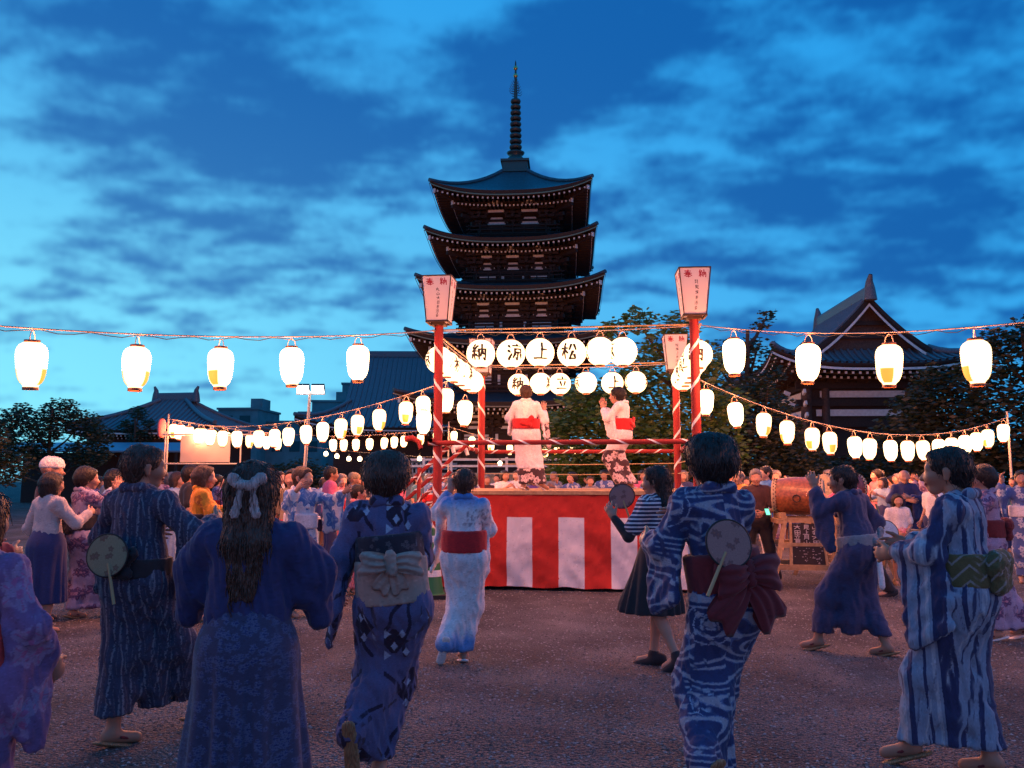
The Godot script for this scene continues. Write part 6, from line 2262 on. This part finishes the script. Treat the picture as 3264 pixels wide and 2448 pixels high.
	person({"label": "woman in pale blue dress left of the orange yukata", "at": Vector2(-4.85, -12.0), "yaw": -100.0, "h": 1.6, "cell": 0.026, "wear": "tee", "cloth": "sky_shirt", "skirt": "sky_shirt", "hem": 0.35, "hair": "bob", "hc": "hair_brown", "group": gd, "shoe": "shoe", "j": {"er": v3(0.25, 1.15, -0.2), "wr": v3(0.1, 1.25, -0.36)}})
	person({"label": "person in white and blue swirl yukata facing us with both arms out", "at": Vector2(-2.36, -9.3), "yaw": -128.0, "h": 1.63, "cell": c, "cloth": "wave_light", "collar": "white_yukata", "obi": "white_yukata", "bow": "none", "hair": "short", "hc": "hair_brown", "hy": 18.0, "group": gd, "j": {"sl": v3(-0.16, 1.31, -0.02), "el": v3(-0.26, 1.24, -0.24), "wl": v3(-0.22, 1.36, -0.48), "er": v3(0.3, 1.2, -0.16), "wr": v3(0.32, 1.38, -0.34), "kl": v3(-0.1, 0.47, -0.15), "al": v3(-0.1, 0.09, -0.2)}, "curl": 0.2})
	person({"label": "person in dark top and red skirt behind the white and blue swirl yukata", "at": Vector2(-2.75, -10.4), "yaw": 175.0, "h": 1.62, "cell": 0.026, "wear": "tee", "cloth": "khaki", "skirt": "crimson", "hem": 0.5, "hair": "bob", "hc": "hair", "group": gd, "shoe": "shoe"})
	person({"label": "child in pink facing right, left of the stage steps", "at": Vector2(-2.05, -11.0), "yaw": -66.0, "h": 1.42, "cell": 0.024, "cloth": "flower_pink", "obi": "pink_shirt", "bow": "ribbon", "hair": "short", "hc": "hair", "group": gd, "j": {"el": v3(-0.22, 1.1, -0.14), "wl": v3(-0.1, 1.2, -0.34), "er": v3(0.22, 1.1, -0.14), "wr": v3(0.1, 1.2, -0.34)}})
	# on the stage
	var gs := "dancers on the stage"
	person({"label": "left dancer on the stage, back turned, in white yukata with red sash", "at": Vector2(0.21, -12.3), "y": 1.335, "yaw": -2.0, "h": 1.56, "cell": 0.018, "cloth": "white_yukata", "skirt": "flower_dark", "skirt_y": 0.33, "obi": "obi_red", "obi0": 0.94, "obi1": 1.1, "bow": "knot", "hair": "short", "hc": "hair_brown", "group": gs, "fat": 1.1, "sole": "white_shirt", "sleeve_print": "flower_dark",
		"j": {"el": v3(-0.27, 1.12, -0.06), "wl": v3(-0.16, 1.24, -0.28), "er": v3(0.29, 1.08, -0.06), "wr": v3(0.28, 1.24, -0.16), "kl": v3(-0.06, 0.47, -0.04), "al": v3(-0.04, 0.085, 0.0), "kr": v3(0.16, 0.47, -0.04), "ar": v3(0.24, 0.12, 0.06)}, "fr": v3(0, 1, -0.05), "br": v3(0, 0.1, 1), "curl": 0.1, "dr": v3(0.06, -0.42, 0.03), "dl": v3(-0.04, -0.3, 0.03), "tl": v3(0.5, -0.3, -0.8), "tr": v3(0.7, -0.5, -0.5), "hem": 0.1})
	person({"label": "right dancer on the stage, side on, hands together, in white yukata with large flowers below", "at": Vector2(1.68, -12.55), "y": 1.335, "yaw": 64.0, "h": 1.56, "cell": 0.018, "cloth": "white_yukata", "skirt": "flower_dark", "skirt_y": 0.62, "obi": "obi_red", "obi0": 0.94, "obi1": 1.12, "bow": "knot", "hair": "volume", "hc": "hair", "group": gs, "sole": "white_shirt",
		"j": {"hd": v3(0, 1.49, -0.08), "el": v3(-0.2, 1.12, -0.18), "wl": v3(-0.05, 1.3, -0.3), "er": v3(0.2, 1.12, -0.18), "wr": v3(0.03, 1.32, -0.3), "kl": v3(-0.08, 0.5, -0.2), "al": v3(-0.07, 0.085, 0.02), "kr": v3(0.06, 0.5, -0.15), "ar": v3(0.07, 0.085, 0.1)}, "fl": v3(0.1, 1, -0.2), "fr": v3(-0.1, 1, -0.2), "bl": v3(-1, 0, 0.2), "curl": 0.1, "dl": v3(-0.02, -0.36, 0.08), "hem": 0.1, "hemr": 0.11})
	# right of the stage
	person({"label": "grey haired drum helper in black, facing us left of the big drum", "at": Vector2(3.62, -12.3), "yaw": 165.0, "h": 1.64, "cell": c, "wear": "tee", "cloth": "happi_dark", "pants": "cloth_black", "hair": "short", "hc": "hair_grey", "brow": 0.06, "group": "drum crew", "skin": 0, "shoe": "shoe", "sole": "obi_black", "j": {"el": v3(-0.26, 1.05, -0.08), "wl": v3(-0.06, 1.0, -0.28), "er": v3(0.26, 1.05, -0.08), "wr": v3(0.06, 1.0, -0.28), "kl": v3(-0.16, 0.48, 0), "al": v3(-0.24, 0.085, 0.02), "kr": v3(0.13, 0.48, 0), "ar": v3(0.16, 0.085, 0)}})
	var ph := thing("phone", "small glowing phone held by the drum helper in black", "phone", v3(3.67, 1.03, -11.97), 0.15)
	var pa := Acc.new()
	box(pa, Vector3.ZERO, Vector3(0.07, 0.13, 0.01), Basis(Vector3.RIGHT, -0.6))
	put(pa, "case", M.black, ph)
	var pb := Acc.new()
	box(pb, Basis(Vector3.RIGHT, -0.6) * Vector3(0, 0, 0.007), Vector3(0.06, 0.1, 0.004), Basis(Vector3.RIGHT, -0.6))
	var pm := mat(Color.BLACK, 0.3)
	pm.emission_enabled = true
	pm.emission = lin(0.2, 1.0, 0.6)
	pm.emission_energy_multiplier = 1.6
	put(pb, "screen", pm, ph)
	person({"label": "drummer in pink top and black trousers with legs wide, behind the man in dark blue", "at": Vector2(4.4, -10.7), "yaw": 95.0, "h": 1.66, "cell": c, "wear": "tee", "cloth": "pink_shirt", "pants": "cloth_black", "hair": "short", "hc": "hair", "group": "drum crew", "shoe": "shoe", "sole": "obi_black", "j": {"hd": v3(0, 1.48, -0.16), "nk": v3(0, 1.35, -0.1), "sl": v3(-0.165, 1.3, -0.08), "sr": v3(0.165, 1.3, -0.08), "el": v3(-0.24, 1.12, -0.25), "wl": v3(-0.16, 1.25, -0.45), "er": v3(0.24, 1.12, -0.25), "wr": v3(0.16, 1.25, -0.45), "kl": v3(-0.1, 0.48, -0.25), "al": v3(-0.1, 0.085, -0.3), "kr": v3(0.1, 0.47, 0.25), "ar": v3(0.1, 0.085, 0.46)}})
	person({"label": "little girl in white standing by the right trestle", "at": Vector2(5.56, -12.0), "yaw": 172.0, "h": 1.28, "cell": 0.024, "wear": "tee", "cloth": "white_shirt", "skirt": "flower_pink", "hem": 0.5, "hair": "bob", "hc": "hair", "group": gd, "shoe": "shoe", "j": {"wl": v3(-0.08, 0.95, -0.2), "wr": v3(0.08, 0.95, -0.2)}})
	person({"label": "person in pale flowered yukata with raised sleeve behind the bold striped dancer", "at": Vector2(4.55, -8.0), "yaw": 70.0, "h": 1.62, "cell": c, "cloth": "flower_purple", "obi": "obi_wine", "bow": "box", "hair": "volume", "hc": "hair", "group": gd, "sole": "white_shirt", "j": {"el": v3(-0.3, 1.2, -0.12), "wl": v3(-0.3, 1.4, -0.25), "er": v3(0.34, 1.2, 0.0), "wr": v3(0.36, 1.42, -0.08), "kr": v3(0.08, 0.47, 0.1), "ar": v3(0.08, 0.12, 0.3)}, "dr": v3(0.0, -0.36, 0.06)})
	person({"label": "woman in blue flowered yukata with arms up at the right edge of the photo", "at": Vector2(7.5, -12.2), "yaw": 150.0, "h": 1.62, "cell": 0.023, "cloth": "flower_blue", "obi": "white_yukata", "bow": "none", "hair": "short", "hc": "hair", "group": gd, "j": {"el": v3(-0.28, 1.22, -0.16), "wl": v3(-0.2, 1.46, -0.24), "er": v3(0.28, 1.22, -0.16), "wr": v3(0.26, 1.46, -0.24)}, "fl": v3(0, 1, 0), "fr": v3(0, 1, 0)})
	person({"label": "bald man in dark yukata with arms crossed at right, far behind the little girl", "at": Vector2(7.1, -15.0), "yaw": 165.0, "h": 1.66, "cell": 0.026, "cloth": "cloth_navy", "obi": "obi_black", "man": true, "bow": "none", "hair": "bald", "hc": "hair_grey", "group": gd, "j": {"el": v3(-0.28, 1.1, -0.1), "wl": v3(0.0, 1.16, -0.3), "er": v3(0.28, 1.1, -0.1), "wr": v3(0.0, 1.1, -0.3)}})
	person({"label": "youth in white vest and dark overshirt right of the bald man", "at": Vector2(7.2, -14.2), "yaw": 110.0, "h": 1.5, "cell": 0.026, "wear": "tee", "cloth": "white_shirt", "pants": "cloth_navy", "hair": "short", "hc": "hair_brown", "group": gd, "shoe": "shoe", "j": {"el": v3(-0.3, 1.15, -0.1), "wl": v3(-0.32, 1.3, -0.25)}})

# ---------------------------------------------------------------- people farther off
func crowd() -> void:
	var kinds := [
		{"wear": "tee", "cloth": "white_shirt", "pants": "cloth_navy", "hair": "short"},
		{"wear": "tee", "cloth": "grey_shirt", "pants": "cloth_black", "hair": "cap", "hc": "khaki"},
		{"wear": "tee", "cloth": "sky_shirt", "skirt": "cloth_navy", "hair": "bob", "j": {"er": v3(0.24, 1.15, -0.16), "wr": v3(0.08, 1.28, -0.34), "wl": v3(-0.08, 1.26, -0.34), "el": v3(-0.24, 1.15, -0.16)}},
		{"cloth": "flower_blue", "obi": "obi_red", "hair": "volume", "j": {"er": v3(0.26, 1.2, -0.14), "wr": v3(0.2, 1.42, -0.3), "el": v3(-0.26, 1.2, -0.14), "wl": v3(-0.2, 1.42, -0.3)}},
		{"wear": "tee", "sleeve": "long", "cloth": "happi_dark", "pants": "cloth_black", "hair": "short", "hc": "hair_grey", "j": {"er": v3(0.25, 1.1, -0.12), "wr": v3(0.0, 1.1, -0.3), "el": v3(-0.25, 1.1, -0.12), "wl": v3(0.0, 1.14, -0.3)}},
		{"cloth": "flower_purple", "obi": "obi_beige", "hair": "bun", "j": {"er": v3(0.3, 1.16, 0.0), "wr": v3(0.4, 1.34, -0.12)}},
		{"wear": "happi", "cloth": "collar_blue", "obi": "white_yukata", "pants": "white_shirt", "hair": "short", "man": true, "bow": "none"},
	]
	var words := {"white_shirt": "white shirt", "grey_shirt": "grey shirt", "sky_shirt": "pale blue top", "flower_blue": "blue flowered yukata", "happi_dark": "dark shirt", "flower_purple": "mauve flowered yukata", "collar_blue": "blue festival coat", "pink_shirt": "pink top", "crimson": "red top", "mustard": "mustard top", "teal": "teal top", "purple_shirt": "purple top", "khaki": "tan shirt", "wave_light": "white and blue yukata", "flower_pink": "pink flowered yukata", "stripe_dark": "dark striped yukata", "cloth_navy": "navy top"}
	var tees := ["white_shirt", "grey_shirt", "pink_shirt", "white_shirt", "crimson", "cloth_navy", "teal", "mustard", "purple_shirt", "khaki", "white_shirt", "sky_shirt"]
	var yus := ["flower_blue", "flower_purple", "wave_light", "flower_pink", "stripe_dark"]
	# where they stand: bearing as metres across and away, kind, turn
	var spots := {
		"behind the stage": CROWD_B, "left of the stage": CROWD_L, "right of the stage": CROWD_R}
	var protos := []
	protos.resize(kinds.size())
	var count := 0
	for where in spots:
		var list: Array = spots[where]
		for k in list.size():
			var s: Array = list[k]
			var kind := int(s[2])
			var spec: Dictionary = kinds[kind]
			var cl: String = spec.cloth
			var o: Node3D
			if protos[kind] == null:
				var sp := spec.duplicate()
				sp.merge({"label": "x", "at": Vector2(s[0], -s[1]), "yaw": s[3], "h": s[4], "cell": 0.034, "shoe": "shoe" if spec.get("wear", "") == "tee" else "sandal", "skin": kind % 3, "nohand": false, "curl": 0.3})
				o = person(sp)
				protos[kind] = o
			else:
				o = protos[kind].duplicate()
				o.name = numbered("person")
				add_child(o)
				o.position = Vector3(s[0], 0, -s[1])
				o.rotation = Vector3(0, deg_to_rad(s[3]), 0)
				o.scale = Vector3.ONE * (s[4] / 1.62)
				var fresh: Material = null
				if spec.get("wear", "") == "tee":
					cl = tees[(count * 5 + kind) % tees.size()]
				elif not spec.has("wear"):
					cl = yus[(count * 3 + kind) % yus.size()]
				for ch in o.get_children():
					if ch.name in ["top", "yukata", "collar"]: ch.set_surface_override_material(0, M[cl])
					if ch.name == "hair": ch.set_surface_override_material(0, M[["hair", "hair_brown", "hair", "hair_grey"][count % 4]])
					if ch.name == "body": ch.set_surface_override_material(0, M.skin[count % 3])
			o.set_meta("label", "onlooker in %s %s, %s from the left there" % [words[cl], where, ORD2[k]])
			o.set_meta("category", "person")
			o.set_meta("group", "people looking on " + where)
			count += 1

const ORD2 := ["first", "second", "third", "fourth", "fifth", "sixth", "seventh", "eighth", "ninth", "tenth", "eleventh", "twelfth", "thirteenth", "fourteenth", "fifteenth", "sixteenth", "seventeenth", "eighteenth", "nineteenth", "twentieth", "twenty-first", "twenty-second", "twenty-third", "twenty-fourth", "twenty-fifth", "twenty-sixth", "twenty-seventh", "twenty-eighth", "twenty-ninth", "thirtieth"]
const CROWD_B := [[-1.32, 19.5, 2, 162, 1.66], [-0.96, 20.5, 5, 149, 1.53], [-0.6, 20, 4, 184, 1.58], [-0.37, 21.5, 0, 155, 1.63], [-0.17, 18.6, 2, 205, 1.69], [0.13, 20, 2, 154, 1.71], [0.55, 21.4, 2, 207, 1.56], [1.11, 22, 2, 161, 1.69], [1.36, 18.8, 3, 143, 1.64], [1.75, 18.6, 4, 181, 1.56], [2.29, 20.5, 5, 160, 1.71], [2.76, 21.5, 6, 211, 1.52], [2.99, 19, 2, 187, 1.7], [3.05, 18.4, 6, 153, 1.6], [3.82, 21, 2, 174, 1.55], [3.72, 18, 2, 158, 1.68]]
const CROWD_L := [[-7.71, 15.5, 3, -99, 1.53], [-6.45, 13.5, 0, -141, 1.65], [-7.93, 17, 2, -73, 1.45], [-6.52, 14.5, 2, -98, 1.65], [-7.26, 16.5, 4, -114, 1.63], [-5.4, 12.6, 3, -132, 1.65], [-6.53, 15.6, 0, -108, 1.56], [-5.49, 13.4, 5, -120, 1.59], [-6.85, 17.5, 2, -105, 1.63], [-6.88, 18.5, 0, -87, 1.5], [-5.96, 16.8, 3, -65, 1.57], [-5.23, 16, 3, -88, 1.56], [-4.57, 15, 3, -136, 1.53], [-4.5, 16, 2, -120, 1.64], [-5.34, 19.5, 2, -136, 1.48], [-4.94, 19, 2, -134, 1.71], [-5.03, 20, 4, -73, 1.74], [-4.08, 18, 2, -104, 1.53], [-3.12, 14.2, 0, -64, 1.71], [-3.33, 16.2, 3, -143, 1.58], [-2.92, 15.2, 1, -75, 1.6], [-3.42, 18.5, 0, -119, 1.56], [-3.3, 19, 5, -119, 1.57], [-2.57, 15.8, 0, -83, 1.56], [-2.53, 17.2, 5, -71, 1.72], [-2.45, 18, 1, -115, 1.52], [-2.18, 19, 0, -104, 1.59], [-2.04, 20.5, 3, -55, 1.63]]
const CROWD_R := [[4.16, 18, 5, 163, 1.6], [4.31, 17, 2, 85, 1.53], [4.89, 18.5, 1, 129, 1.71], [4.25, 15.5, 0, 124, 1.64], [5.51, 19.5, 3, 165, 1.54], [6.02, 20.5, 2, 147, 1.66], [4.55, 14.8, 6, 101, 1.72], [5.65, 17.8, 3, 169, 1.67], [6.3, 19, 2, 118, 1.57], [7.1, 20, 4, 119, 1.56], [6.28, 17.2, 2, 120, 1.55], [7.48, 19.6, 0, 100, 1.71], [8.15, 18.5, 5, 97, 1.7], [7.61, 17, 2, 120, 1.53], [9.51, 20.8, 3, 85, 1.56], [9.31, 20, 2, 98, 1.63], [9.22, 19, 2, 113, 1.57], [8.85, 17.5, 3, 80, 1.71], [10.32, 19.8, 3, 94, 1.52], [10.16, 18.6, 5, 171, 1.48], [11.6, 20.5, 4, 80, 1.67], [10.3, 17.5, 0, 164, 1.6], [11.5, 19, 0, 119, 1.54]]
